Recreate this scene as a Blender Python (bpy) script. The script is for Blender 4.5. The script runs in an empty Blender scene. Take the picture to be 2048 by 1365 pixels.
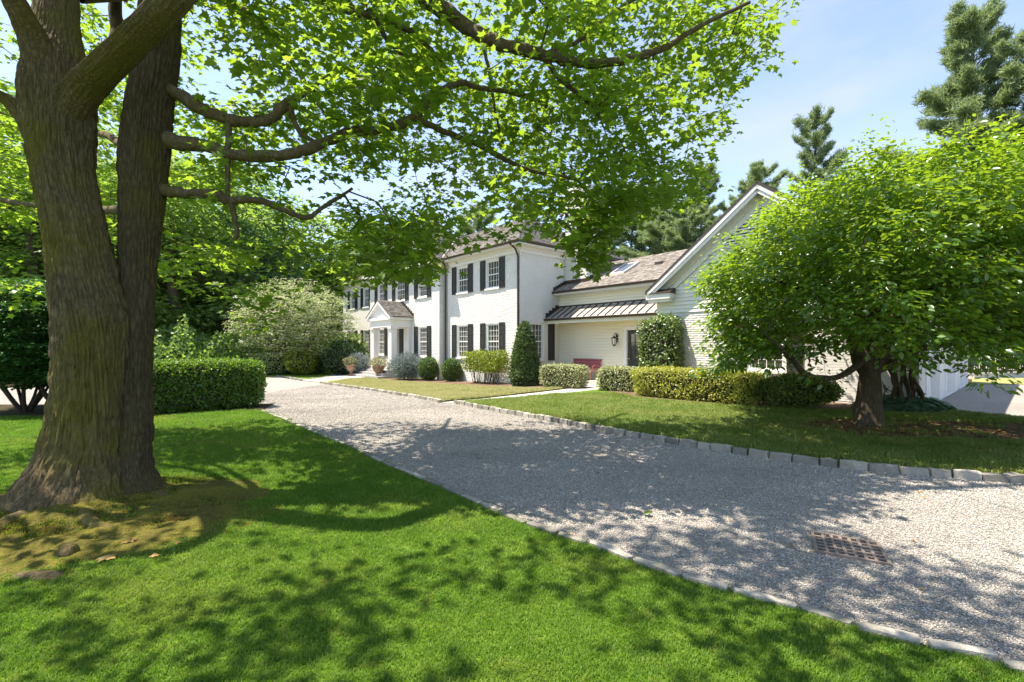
import bpy, bmesh, math, random
import numpy as np
from mathutils import Vector, Matrix

# ------------------------------------------------------------------ camera, sky, sun, exposure
scene = bpy.context.scene
COL = scene.collection
FPX, UC, VH, CAMH = 910.0, 1024.0, 688.0, 1.6          # focal length in photo pixels, principal column, horizon row, eye height
cam = bpy.data.cameras.new('camera'); camo = bpy.data.objects.new('camera', cam); COL.objects.link(camo)
camo.location = (0, 0, CAMH); camo.rotation_euler = (math.pi/2, 0, 0)
cam.sensor_width = 36.0; cam.lens = 36.0*FPX/2048.0
cam.shift_y = (VH-682.5)/2048.0
cam.clip_start = 0.05; cam.clip_end = 3000
scene.camera = camo
SUN = Vector((-0.42, 0.05, 1.0)).normalized()           # towards the sun
world = bpy.data.worlds.new('World'); scene.world = world; world.use_nodes = True
wn = world.node_tree; wn.nodes.clear()
sky = wn.nodes.new('ShaderNodeTexSky'); sky.sky_type = 'NISHITA'; sky.sun_disc = False
sky.sun_elevation = math.asin(SUN.z); sky.sun_rotation = math.atan2(SUN.x, SUN.y)
sky.air_density = 0.9; sky.dust_density = 0.3; sky.ozone_density = 3.2
bg = wn.nodes.new('ShaderNodeBackground'); bg.inputs['Strength'].default_value = 0.09
wo = wn.nodes.new('ShaderNodeOutputWorld')
# thin summer cloud veil: noise on the view direction mixes in a little cloud white
tc = wn.nodes.new('ShaderNodeTexCoord'); mp = wn.nodes.new('ShaderNodeMapping'); mp.inputs['Scale'].default_value = (1.2, 1.2, 3.2)
nz = wn.nodes.new('ShaderNodeTexNoise'); nz.inputs['Scale'].default_value = 2.6; nz.inputs['Detail'].default_value = 7; nz.inputs['Roughness'].default_value = .55
rp = wn.nodes.new('ShaderNodeMapRange'); rp.inputs['From Min'].default_value = .44; rp.inputs['From Max'].default_value = .78; rp.inputs['To Max'].default_value = .6
rp.inputs['To Min'].default_value = 0.12
mx = wn.nodes.new('ShaderNodeMixRGB'); mx.inputs['Color2'].default_value = (2.3, 2.5, 3.3, 1)
wn.links.new(tc.outputs['Generated'], mp.inputs['Vector']); wn.links.new(mp.outputs['Vector'], nz.inputs['Vector'])
wn.links.new(nz.outputs['Fac'], rp.inputs['Value']); wn.links.new(rp.outputs['Result'], mx.inputs['Fac'])
wn.links.new(sky.outputs['Color'], mx.inputs['Color1']); wn.links.new(mx.outputs['Color'], bg.inputs['Color'])
wn.links.new(bg.outputs['Background'], wo.inputs['Surface'])
sl = bpy.data.lights.new('sun', 'SUN'); sl.energy = 2.8; sl.angle = math.radians(0.53); sl.color = (1.0, 0.95, 0.86)
so = bpy.data.objects.new('sun', sl); COL.objects.link(so); so.location = (-20, 5, 50)
so.rotation_euler = (-SUN).to_track_quat('-Z', 'Y').to_euler()
vs = scene.view_settings; vs.view_transform = 'Standard'; vs.look = 'None'; vs.exposure = 2.13; vs.gamma = 1; vs.use_curve_mapping = False
vs.use_white_balance = True; vs.white_balance_temperature = 7300; vs.white_balance_tint = 12
scene.render.engine = 'CYCLES'
scene.cycles.use_denoising = True
scene.cycles.max_bounces = 10; scene.cycles.diffuse_bounces = 6; scene.cycles.glossy_bounces = 3; scene.cycles.transmission_bounces = 6; scene.cycles.transparent_max_bounces = 8
scene.cycles.sample_clamp_indirect = 6.0; scene.cycles.caustics_reflective = False; scene.cycles.caustics_refractive = False

rng = np.random.default_rng(7); random.seed(7)

# ------------------------------------------------------------------ helpers: ground, unprojection, noise
def sst(t):
    t = np.clip(t, 0, 1); return t*t*(3-2*t)
def gz(x, y):                                            # the ground falls gently towards the far house front
    return -0.35*sst((np.asarray(y, float)-8)/16)*sst((6-np.asarray(x, float))/10)
def P(u, v, Y): return np.array([(u-UC)*Y/FPX, Y, CAMH-(v-VH)*Y/FPX])
def G(u, v):
    Y = CAMH*FPX/(v-VH)
    for _ in range(30):
        g = float(gz((u-UC)*Y/FPX, Y)); Y = .5*Y+.5*(CAMH-g)*FPX/(v-VH)
    return np.array([(u-UC)*Y/FPX, Y])
AX = np.array([-.6527, .7576]); BX = np.array([.7576, .6528])   # house axes: along the front, into the house
def W(x, y, z=0.):                                       # house coordinates (x right along the front, y into the house)
    return np.array([-x*AX[0]+y*BX[0], -x*AX[1]+y*BX[1], z])
def project(p):
    p = np.asarray(p, float); Y = np.where(p[..., 1] > .05, p[..., 1], .05)
    return UC+FPX*p[..., 0]/Y, VH-FPX*(p[..., 2]-CAMH)/Y
def hash01(i, j, k, seed):
    n = (i*374761393+j*668265263+k*2147483647+seed*974634777) & 0xffffffff
    n = ((n ^ (n >> 13))*1274126177) & 0xffffffff
    return ((n ^ (n >> 16)) & 0xffff)/65535.0
def vnoise(x, y=0., z=0., seed=0):
    x, y, z = np.broadcast_arrays(np.asarray(x, float), np.asarray(y, float), np.asarray(z, float))
    i, j, k = np.floor(x).astype(np.int64), np.floor(y).astype(np.int64), np.floor(z).astype(np.int64)
    fx, fy, fz = sst(x-i), sst(y-j), sst(z-k); r = 0
    for a in (0, 1):
        for b in (0, 1):
            for c in (0, 1):
                r = r+hash01(i+a, j+b, k+c, seed)*(fx if a else 1-fx)*(fy if b else 1-fy)*(fz if c else 1-fz)
    return r
def inpoly(x, y, poly):
    x = np.asarray(x); y = np.asarray(y); c = np.zeros(x.shape, bool); n = len(poly)
    for a in range(n):
        x1, y1 = poly[a][0], poly[a][1]; x2, y2 = poly[a-1][0], poly[a-1][1]
        if y1 == y2: continue
        c ^= ((y1 > y) != (y2 > y)) & (x < (x2-x1)*(y-y1)/(y2-y1)+x1)
    return c
def smooth_path(pts, per=6):
    pts = [np.asarray(p, float) for p in pts]; out = []
    q = [2*pts[0]-pts[1]]+pts+[2*pts[-1]-pts[-2]]
    for a in range(1, len(q)-2):
        for k in range(per):
            t = k/per; p0, p1, p2, p3 = q[a-1:a+3]
            out.append(.5*((2*p1)+(p2-p0)*t+(2*p0-5*p1+4*p2-p3)*t*t+(3*p1-p0-3*p2+p3)*t**3))
    out.append(pts[-1]); return np.array(out)
def norm(v): return v/np.maximum(np.linalg.norm(v, axis=-1, keepdims=True), 1e-9)

# ------------------------------------------------------------------ helpers: objects
def np_mesh(name, V, F, mat=None, attrs=None, smooth=False):
    """F: list of int arrays (n,k), one per polygon size"""
    me = bpy.data.meshes.new(name); V = np.asarray(V, np.float32)
    F = [np.asarray(f, np.int32) for f in (F if isinstance(F, list) else [F])]; F = [f for f in F if f.size]
    me.vertices.add(len(V)); me.vertices.foreach_set('co', V.ravel())
    if F:
        loops = np.concatenate([f.ravel() for f in F]); tot = np.concatenate([np.full(len(f), f.shape[1], np.int32) for f in F])
        st = np.concatenate([[0], np.cumsum(tot)[:-1]]).astype(np.int32)
        me.loops.add(len(loops)); me.loops.foreach_set('vertex_index', loops)
        me.polygons.add(len(tot)); me.polygons.foreach_set('loop_start', st); me.polygons.foreach_set('loop_total', tot)
        if smooth: me.polygons.foreach_set('use_smooth', np.ones(len(tot), bool))
    for k, a in (attrs or {}).items():
        a = np.asarray(a)
        if a.dtype.kind in 'iu': at = me.attributes.new(k, 'INT', 'POINT'); at.data.foreach_set('value', a.astype(np.int32))
        else: at = me.attributes.new(k, 'FLOAT', 'POINT'); at.data.foreach_set('value', a.astype(np.float32))
    me.update(calc_edges=True)
    if mat: me.materials.append(mat)
    return me
def link(name, me, parent=None, label=None, cat=None, group=None, kind=None, loc=None):
    o = bpy.data.objects.new(name, me); COL.objects.link(o)
    if parent is not None: o.parent = parent
    if loc is not None: o.location = [float(c) for c in loc]
    for k, v in (('label', label), ('category', cat), ('group', group), ('kind', kind)):
        if v: o[k] = v
    return o
def thing(name, label, cat, loc=(0, 0, 0), group=None, rz=0.):
    o = link(name, None, None, label, cat, group, None, loc); o.rotation_euler = (0, 0, rz); return o
def copy_tree(o, parent=None):
    c = o.copy(); COL.objects.link(c); c.parent = parent
    for ch in [k for k in bpy.data.objects if k.parent == o]: copy_tree(ch, c)
    return c

class MB:
    """collects boxes, quads and tubes into ONE mesh"""
    def __init__(s): s.v = []; s.f = []
    def add(s, vs, fs):
        n = len(s.v); s.v.extend([tuple(map(float, p)) for p in vs]); s.f.extend([tuple(n+i for i in f) for f in fs])
    def box(s, x0, x1, y0, y1, z0, z1, M=None):
        c = [(x0, y0, z0), (x1, y0, z0), (x1, y1, z0), (x0, y1, z0), (x0, y0, z1), (x1, y0, z1), (x1, y1, z1), (x0, y1, z1)]
        if M is not None: c = [M(*p) for p in c]
        s.add(c, [(0, 3, 2, 1), (4, 5, 6, 7), (0, 1, 5, 4), (1, 2, 6, 5), (2, 3, 7, 6), (3, 0, 4, 7)])
    def hexa(s, c): s.add(c, [(0, 3, 2, 1), (4, 5, 6, 7), (0, 1, 5, 4), (1, 2, 6, 5), (2, 3, 7, 6), (3, 0, 4, 7)])
    def poly(s, pts): s.add(pts, [tuple(range(len(pts)))])
    def prism(s, pts, d):                                # polygon extruded by vector d
        n = len(pts); d = np.asarray(d, float); a = [np.asarray(p, float) for p in pts]
        s.add(a+[p+d for p in a], [tuple(range(n))[::-1], tuple(range(n, 2*n))]+[(i, (i+1) % n, n+(i+1) % n, n+i) for i in range(n)])
    def tube(s, path, rad, n=8, cap=True):
        path = [np.asarray(p, float) for p in path]; rad = rad if hasattr(rad, '__len__') else [rad]*len(path)
        V, F = tube_arrays(np.array(path), np.array(rad), n); s.add(V, F.tolist())
        if cap:
            b = len(s.v)-len(V); s.f.append(tuple(b+i for i in range(n))[::-1]); s.f.append(tuple(b+len(V)-n+i for i in range(n)))
    def lathe(s, prof, n=20, c=(0, 0)):
        V = [(c[0]+r*math.cos(2*math.pi*k/n), c[1]+r*math.sin(2*math.pi*k/n), z) for r, z in prof for k in range(n)]
        F = [(i*n+k, i*n+(k+1) % n, (i+1)*n+(k+1) % n, (i+1)*n+k) for i in range(len(prof)-1) for k in range(n)]
        s.add(V, F+[tuple(range(n))[::-1], tuple((len(prof)-1)*n+k for k in range(n))])
    def mesh(s, name, mat, smooth=False):
        me = bpy.data.meshes.new(name); me.from_pydata(s.v, [], s.f); me.update()
        if mat: me.materials.append(mat)
        if smooth: me.polygons.foreach_set('use_smooth', [True]*len(me.polygons))
        return me
    def build(s, name, mat, parent=None, off=(0, 0, 0), smooth=False, **kw):
        if any(off): s.v = [(a-off[0], b-off[1], c-off[2]) for a, b, c in s.v]
        return link(name, s.mesh(name, mat, smooth), parent, **kw)

def tube_arrays(path, rad, n=8):
    d = np.gradient(path, axis=0) if len(path) > 2 else np.repeat((path[1]-path[0])[None], 2, 0)
    d = norm(d); up = np.array([0, 0, 1.]) if abs(d[0][2]) < .9 else np.array([1., 0, 0]); a = norm(np.cross(d[0], up)); rows = []
    for i in range(len(path)):
        a = norm(a-d[i]*np.dot(a, d[i])); b = np.cross(d[i], a)
        t = np.arange(n)*2*np.pi/n; rows.append(path[i]+rad[i]*(np.cos(t)[:, None]*a+np.sin(t)[:, None]*b))
    V = np.concatenate(rows); m = len(path)
    i, k = np.meshgrid(np.arange(m-1), np.arange(n), indexing='ij'); i = i.ravel(); k = k.ravel()
    return V, np.stack([i*n+k, i*n+(k+1) % n, (i+1)*n+(k+1) % n, (i+1)*n+k], 1)

# ------------------------------------------------------------------ materials
def rgb(c): return (c[0], c[1], c[2], 1)
class NT:
    def __init__(s, name):
        s.m = bpy.data.materials.new(name); s.m.use_nodes = True; s.t = s.m.node_tree; s.t.nodes.clear()
        s.out = s.t.nodes.new('ShaderNodeOutputMaterial')
    def n(s, typ, ins=None, **kw):
        x = s.t.nodes.new(typ)
        for k, v in kw.items(): setattr(x, k, v)
        for k, v in (ins or {}).items():
            if hasattr(v, 'is_output'): s.t.links.new(v, x.inputs[k])
            else: x.inputs[k].default_value = v
        return x
    def noise(s, scale, detail=4, vec=None, rough=.55, dist=0.):
        i = {'Scale': scale, 'Detail': detail, 'Roughness': rough, 'Distortion': dist}
        if vec is not None: i['Vector'] = vec
        return s.n('ShaderNodeTexNoise', i).outputs['Fac']
    def ramp(s, fac, stops):
        r = s.n('ShaderNodeValToRGB', {'Fac': fac}); e = r.color_ramp.elements
        while len(e) < len(stops): e.new(.5)
        for a, (p, c) in zip(e, stops): a.position = p; a.color = rgb(c) if hasattr(c, '__len__') else (c, c, c, 1)
        return r.outputs['Color']
    def mix(s, f, a, b, typ='MIX'):
        x = s.n('ShaderNodeMixRGB', blend_type=typ)
        for k, v in (('Fac', f), ('Color1', a), ('Color2', b)):
            if hasattr(v, 'is_output'): s.t.links.new(v, x.inputs[k])
            else: x.inputs[k].default_value = v if k == 'Fac' else rgb(v)
        return x.outputs['Color']
    def pos(s, scale=(1, 1, 1)):
        g = s.n('ShaderNodeNewGeometry').outputs['Position']
        return s.n('ShaderNodeMapping', {'Vector': g, 'Scale': scale}).outputs['Vector']
    def obj(s, scale=(1, 1, 1)):
        g = s.n('ShaderNodeTexCoord').outputs['Object']
        return s.n('ShaderNodeMapping', {'Vector': g, 'Scale': scale}).outputs['Vector']
    def bump(s, h, dist=.01, strength=1.):
        return s.n('ShaderNodeBump', {'Height': h, 'Distance': dist, 'Strength': strength}).outputs['Normal']
    def finish(s, color, rough=.6, normal=None, spec=.4, metal=0.):
        i = {'Base Color': color if hasattr(color, 'is_output') else rgb(color), 'Roughness': rough, 'Specular IOR Level': spec, 'Metallic': metal}
        if normal is not None: i['Normal'] = normal
        p = s.n('ShaderNodeBsdfPrincipled', i); s.t.links.new(p.outputs[0], s.out.inputs[0]); return s.m
def plain(name, c, rough=.6, var=.25, scale=6., bump=0., spec=.4, metal=0., bscale=60.):
    k = NT(name); f = k.noise(scale, 5, k.pos()); col = k.mix(f, [max(0, a*(1-var)) for a in c], [a*(1+var) for a in c])
    nr = k.bump(k.noise(bscale, 4, k.pos()), bump) if bump else None
    return k.finish(col, rough, nr, spec, metal)
def leaf_mat(name, dark, light, trans, tfrac=.42, gloss=.25, rough=.45, young_lit=None, nscale=.7):
    """thin leaf: diffuse + translucent + a waxy reflection; 'rnd' attribute and a broad noise vary the hue"""
    k = NT(name); r = k.n('ShaderNodeAttribute', attribute_name='rnd').outputs['Fac']
    nz_ = k.noise(nscale, 3, k.pos())
    f = k.n('ShaderNodeMath', {0: r, 1: nz_}, operation='ADD').outputs[0]; f = k.n('ShaderNodeMath', {0: f, 1: .5}, operation='MULTIPLY').outputs[0]
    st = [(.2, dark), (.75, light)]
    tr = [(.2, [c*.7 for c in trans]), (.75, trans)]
    if young_lit: st.append((.92, young_lit)); tr.append((.92, [min(1, c*2.2) for c in young_lit]))
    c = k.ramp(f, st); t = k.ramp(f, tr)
    d = k.n('ShaderNodeBsdfDiffuse', {'Color': c}).outputs[0]; tl = k.n('ShaderNodeBsdfTranslucent', {'Color': t}).outputs[0]
    m1 = k.n('ShaderNodeMixShader', {0: tfrac, 1: d, 2: tl}).outputs[0]
    gl = k.n('ShaderNodeBsdfGlossy', {'Color': (.9, .95, 1, 1), 'Roughness': rough}).outputs[0]
    m2 = k.n('ShaderNodeMixShader', {0: .06*gloss, 1: m1, 2: gl}).outputs[0]
    k.t.links.new(m2, k.out.inputs[0]); return k.m

# ------------------------------------------------------------------ leaves and branching
MAPLE = np.array([(0, .05), (.16, -.04), (.37, -.03), (.27, .16), (.45, .27), (.62, .42), (.40, .46), (.24, .52), (.26, .74), (.12, .82), (0, 1.02),
                  (-.12, .82), (-.26, .74), (-.24, .52), (-.40, .46), (-.62, .42), (-.45, .27), (-.27, .16), (-.37, -.03), (-.16, -.04)])
def fan_template(outline, c, fold=.18):
    V = [(c[0], c[1], 0.)]+[(x, y, -fold*abs(x)-.10*max(0, y-.6)) for x, y in outline]; n = len(outline)
    return np.array(V), np.array([(0, 1+i, 1+(i+1) % n) for i in range(n)])
T_MAPLE = fan_template(MAPLE, (0, .38))
T_MAPLE_S = fan_template(MAPLE[[0, 2, 3, 5, 7, 10, 13, 15, 17, 18]], (0, .38))
T_DIAM = (np.array([(0, 0, 0), (.32, .5, -.05), (0, 1, -.08), (-.32, .5, -.05)]), np.array([(0, 1, 2), (0, 2, 3)]))
T_OVAL = (np.array([(0, 0, 0), (.24, .3, .05), (.22, .68, .03), (0, 1, -.1), (-.22, .68, .03), (-.24, .3, .05)]), np.array([(0, 1, 2), (0, 2, 3), (0, 3, 4), (0, 4, 5)]))
T_HOSTA = (np.array([(0, 0, 0), (.33, .22, .04), (.36, .55, .02), (0, 1.05, -.2), (-.36, .55, .02), (-.33, .22, .04)]), T_OVAL[1])
T_NEEDLE = (np.array([(-.09, 0, 0), (.09, 0, 0), (0, 1, 0)]), np.array([(0, 1, 2)]))
def leaves_arrays(C, D, N, S, tmpl):
    """leaf at C, pointing along D, facing N, size S -> verts, tris"""
    tv, tf = tmpl; D = norm(D); N = norm(N-D*np.sum(N*D, 1, keepdims=True)); X = np.cross(D, N)
    V = C[:, None]+S[:, None, None]*(tv[None, :, 0:1]*X[:, None]+tv[None, :, 1:2]*D[:, None]+tv[None, :, 2:3]*N[:, None])
    F = tf[None]+(np.arange(len(C))*len(tv))[:, None, None]
    return V.reshape(-1, 3), F.reshape(-1, tf.shape[1])
def leaves_mesh(name, C, D, N, S, tmpl, mat, rnd=None):
    V, F = leaves_arrays(C, D, N, S, tmpl); r = rng.random(len(C)) if rnd is None else rnd
    return np_mesh(name, V, F, mat, {'rnd': np.repeat(r, len(tmpl[0]))})
def rvec(n): return norm(rng.normal(size=(n, 3)))
def spray_leaves(cen, per, r, flat, size, center=None, tilt=.55, droop=.25, jit=.5):
    """per leaves around each spray centre: position, direction (outward and drooping), normal (mostly up), size"""
    n = len(cen); q = rvec(n*per)*(rng.random((n*per, 1))**.45)*r; q[:, 2] *= flat
    C = np.repeat(cen, per, 0)+q
    out = q.copy()
    if center is not None: out = norm(out)+.6*norm(C-np.asarray(center))
    D = norm(out*np.array([1, 1, .35]))+jit*rvec(n*per)*np.array([1, 1, .5]); D[:, 2] -= droop
    N = np.array([0, 0, 1.])+tilt*rvec(n*per)
    return C, D, N, size*(.55+.8*rng.random(n*per))
def grow(skel, targets, step=.45, sag=.0, maxr=None):
    """connect each target to the nearest node: a natural branching. skel: (K,3) nodes already there. Returns segments p0,p1,w (leaf count carried)"""
    targets = np.asarray(targets, float); K = len(skel)
    d0 = np.array([np.min(np.sum((skel-t)**2, 1)) for t in targets]); order = np.argsort(d0)
    nodes = np.zeros((K+len(targets)*14, 3)); par = np.full(len(nodes), -1); nodes[:K] = skel; n = K
    cap = np.zeros(len(nodes), int)
    for t in targets[order]:
        dd = np.sum((nodes[:n]-t)**2, 1)*(1+.25*cap[:n]); j = int(np.argmin(dd)); p = nodes[j].copy(); L = np.linalg.norm(t-p); cap[j] += 1 if j >= K else 0
        m = int(min(12, max(1, round(L/step)))); pr = j; off = rng.normal(size=3)*.11*L
        for k in range(1, m+1):
            if n >= len(nodes): break
            s = k/m; q = p+(t-p)*s+off*math.sin(math.pi*s)+np.array([0, 0, sag*L*math.sin(math.pi*s)])
            nodes[n] = q; par[n] = pr; pr = n; n += 1
    w = np.zeros(n); has = np.zeros(n, bool); has[par[K:n]] = True
    w[K:n][~has[K:n]] = 1
    for i in range(n-1, K-1, -1): w[par[i]] += w[i] if par[i] >= 0 else 0
    i = np.arange(K, n); return nodes[par[i]], nodes[i], w[i]
def twig_mesh(name, p0, p1, w, r1, mat, power=.5, sides=4, rmax=.1):
    r = np.minimum(r1*np.maximum(w, 1)**power, rmax); d = norm(p1-p0); a = norm(np.cross(d, np.where(np.abs(d[:, 2:3]) < .9, [[0, 0, 1.]], [[1., 0, 0]]))); b = np.cross(d, a)
    t = np.arange(sides)*2*np.pi/sides; ring = np.cos(t)[None, :, None]*a[:, None]+np.sin(t)[None, :, None]*b[:, None]
    V = np.concatenate([p0[:, None]+ring*r[:, None, None], p1[:, None]+ring*(r*.86)[:, None, None]], 1).reshape(-1, 3)
    k = np.arange(sides); q = np.stack([k, (k+1) % sides, sides+(k+1) % sides, sides+k], 1)
    F = (q[None]+(np.arange(len(p0))*2*sides)[:, None, None]).reshape(-1, 4)
    return np_mesh(name, V, F, mat, smooth=True)

# ------------------------------------------------------------------ scatter: one mesh holds the pieces and the points, geometry nodes put a piece on every point
def scatter(name, pieces, pts, rotz, scale, mat, tilt=None, **kw):
    Vs, Fs, tid, n = [], [], [], 0
    for i, (v, f) in enumerate(pieces):
        Vs.append(v); Fs.append(np.asarray(f)+n); tid.append(np.full(len(v), i)); n += len(v)
    m = len(pts); V = np.concatenate(Vs+[pts]); tid = np.concatenate(tid+[np.zeros(m, int)])
    me = np_mesh(name, V, [f for f in Fs], mat, {'tid': tid, 'seed': np.concatenate([np.zeros(n), np.ones(m)]), 'rz': np.concatenate([np.zeros(n), rotz]),
                 'rx': np.concatenate([np.zeros(n), tilt if tilt is not None else np.zeros(m)]), 'sc': np.concatenate([np.zeros(n), scale]),
                 'pick': np.concatenate([np.zeros(n, int), rng.integers(0, len(pieces), m)])})
    o = link(name, me, **kw)
    ng = bpy.data.node_groups.new(name, 'GeometryNodeTree'); ng.interface.new_socket('Geometry', in_out='INPUT', socket_type='NodeSocketGeometry'); ng.interface.new_socket('Geometry', in_out='OUTPUT', socket_type='NodeSocketGeometry')
    N = ng.nodes.new; L = ng.links.new
    gi, go = N('NodeGroupInput'), N('NodeGroupOutput')
    def attr(nm, typ='FLOAT'):
        a = N('GeometryNodeInputNamedAttribute'); a.data_type = typ; a.inputs['Name'].default_value = nm; return a.outputs['Attribute']
    cmp_ = N('FunctionNodeCompare'); cmp_.operation = 'GREATER_THAN'; L(attr('seed'), cmp_.inputs[0]); cmp_.inputs[1].default_value = .5
    sep = N('GeometryNodeSeparateGeometry'); sep.domain = 'POINT'; L(gi.outputs[0], sep.inputs['Geometry']); L(cmp_.outputs[0], sep.inputs['Selection'])
    sp = N('GeometryNodeSplitToInstances'); sp.domain = 'POINT'; L(sep.outputs['Inverted'], sp.inputs['Geometry']); L(attr('tid', 'INT'), sp.inputs['Group ID'])
    m2p = N('GeometryNodeMeshToPoints'); L(sep.outputs['Selection'], m2p.inputs['Mesh'])
    iop = N('GeometryNodeInstanceOnPoints'); L(m2p.outputs[0], iop.inputs['Points']); L(sp.outputs['Instances'], iop.inputs['Instance'])
    iop.inputs['Pick Instance'].default_value = True; L(attr('pick', 'INT'), iop.inputs['Instance Index'])
    cx = N('ShaderNodeCombineXYZ'); L(attr('rx'), cx.inputs[0]); L(attr('rz'), cx.inputs[2]); L(cx.outputs[0], iop.inputs['Rotation'])
    L(attr('sc'), iop.inputs['Scale']); L(iop.outputs[0], go.inputs[0])
    md = o.modifiers.new('scatter', 'NODES'); md.node_group = ng
    return o
# ------------------------------------------------------------------ ground materials
def gravel_mat(name='gravel_stone', tint=(1, 1, 1)):
    k = NT(name); p = k.pos()
    v = k.n('ShaderNodeTexVoronoi', {'Vector': p, 'Scale': 62.}); v2 = k.n('ShaderNodeTexVoronoi', {'Vector': p, 'Scale': 120.})
    sep = k.n('ShaderNodeSeparateColor', {'Color': v.outputs['Color']}); sep2 = k.n('ShaderNodeSeparateColor', {'Color': v2.outputs['Color']})
    f = k.mix(.45, sep.outputs[0], sep2.outputs[1])
    c = k.ramp(f, [(0.1, (.19, .178, .162)), (.42, (.33, .31, .282)), (.68, (.45, .425, .388)), (.93, (.66, .625, .575))])
    big = k.noise(.5, 4, p); c = k.mix(.35, c, k.ramp(big, [(.3, (.29, .272, .248)), (.7, (.48, .452, .415))]), 'MIX')
    h = k.n('ShaderNodeMath', {0: v.outputs['Distance'], 1: v2.outputs['Distance']}, operation='ADD').outputs[0]
    h = k.n('ShaderNodeMath', {0: h, 1: -1.}, operation='MULTIPLY').outputs[0]
    return k.finish(c, .85, k.bump(h, .02, .9), .2)
M_gravel = gravel_mat()
def stone_inst_mat():
    k = NT('gravel_chip'); r = k.n('ShaderNodeObjectInfo').outputs['Random']
    c = k.ramp(r, [(0, (.21, .194, .176)), (.3, (.31, .289, .262)), (.6, (.39, .365, .33)), (.85, (.47, .441, .40)), (1, (.60, .565, .518))])
    c = k.mix(.5, c, k.mix(k.noise(140., 3, k.pos()), (.6, .6, .6), (1.3, 1.3, 1.3)), 'MULTIPLY')
    c = k.mix(1., c, k.ramp(k.noise(.55, 5, k.pos((.5, 1.2, 1)), .6), [(.3, .72), (.5, 1.), (.7, 1.22)]), 'MULTIPLY')
    return k.finish(c, .8, None, .25)
M_chip = stone_inst_mat()
def soil_mat(name, a, b, c):
    k = NT(name); p = k.pos(); f = k.mix(.5, k.noise(3., 6, p), k.noise(40., 5, p))
    return k.finish(k.ramp(f, [(.3, a), (.5, b), (.72, c)]), .95, k.bump(k.noise(50., 5, p), .03), .1)
M_soil = soil_mat('forest_floor', (.035, .028, .018), (.06, .048, .028), (.06, .09, .022))
M_mulch = soil_mat('bark_mulch', (.07, .045, .03), (.15, .10, .07), (.27, .20, .15))
M_bare = soil_mat('bare_soil', (.06, .038, .02), (.13, .082, .042), (.21, .14, .07))
M_turf = soil_mat('turf', (.06, .12, .012), (.10, .175, .02), (.15, .21, .035))
M_turf_dry_lit = soil_mat('dry_sunlit_turf', (.19, .20, .07), (.28, .28, .11), (.35, .32, .16))  # drier turf, made paler still: the sunlight on it is put into the colour
M_moss = soil_mat('moss', (.06, .046, .02), (.115, .105, .022), (.20, .175, .028))
M_path = plain('path_stone', (.52, .50, .46), .85, .15, 3., .004)
def cobble_mat():
    k = NT('granite_cobble'); r = k.n('ShaderNodeObjectInfo').outputs['Random']; p = k.pos(); f = k.mix(.5, k.noise(9., 6, p, .65), r)
    c = k.ramp(f, [(.2, (.13, .125, .115)), (.5, (.29, .275, .245)), (.8, (.43, .405, .36))]); c = k.mix(k.ramp(k.noise(5., 5, p), [(.55, 0.), (.7, .5)]), c, (.13, .13, .06))
    return k.finish(c, .9, k.bump(k.mix(.5, k.noise(30., 5, p), k.noise(90., 4, p)), .02), .2)
M_cobble = cobble_mat()
def blade_mat(name, a, b, c, trans, dry):
    k = NT(name); r = k.n('ShaderNodeObjectInfo').outputs['Random']; p = k.pos()
    f = k.n('ShaderNodeMath', {0: k.noise(1.1, 5, p, .65), 1: k.n('ShaderNodeMath', {0: r, 1: .35}, operation='MULTIPLY').outputs[0]}, operation='ADD').outputs[0]
    col = k.ramp(f, [(.38, a), (.62, b), (.85, c)]); col = k.mix(k.ramp(k.noise(.55, 4, k.pos((1, 1.6, 1))), [(.50, 0.), (.78, .75)]), col, dry); col = k.mix(k.ramp(k.noise(7., 4, p), [(.58, 0.), (.75, .5)]), col, dry)
    d = k.n('ShaderNodeBsdfDiffuse', {'Color': col}).outputs[0]; t = k.n('ShaderNodeBsdfTranslucent', {'Color': k.mix(1., col, trans, 'MULTIPLY')}).outputs[0]
    g = k.n('ShaderNodeBsdfGlossy', {'Roughness': .5}).outputs[0]
    m = k.n('ShaderNodeMixShader', {0: .42, 1: d, 2: t}).outputs[0]; m = k.n('ShaderNodeMixShader', {0: .025, 1: m, 2: g}).outputs[0]
    k.t.links.new(m, k.out.inputs[0]); return k.m
M_blade = blade_mat('grass_blade', (.062, .155, .009), (.098, .215, .014), (.15, .265, .028), (1.35, 1.4, 1.1), (.26, .27, .055))
M_blade_i = blade_mat('island_grass_blade', (.09, .155, .02), (.14, .215, .035), (.20, .25, .07), (1.5, 1.5, 1.2), (.26, .25, .08))
M_blade_d_lit = blade_mat('dry_sunlit_blade', (.20, .23, .075), (.29, .30, .12), (.35, .34, .17), (1.3, 1.3, 1.1), (.40, .37, .20))  # drier blades, with the sunlit look of the front strip in their colour

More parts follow.
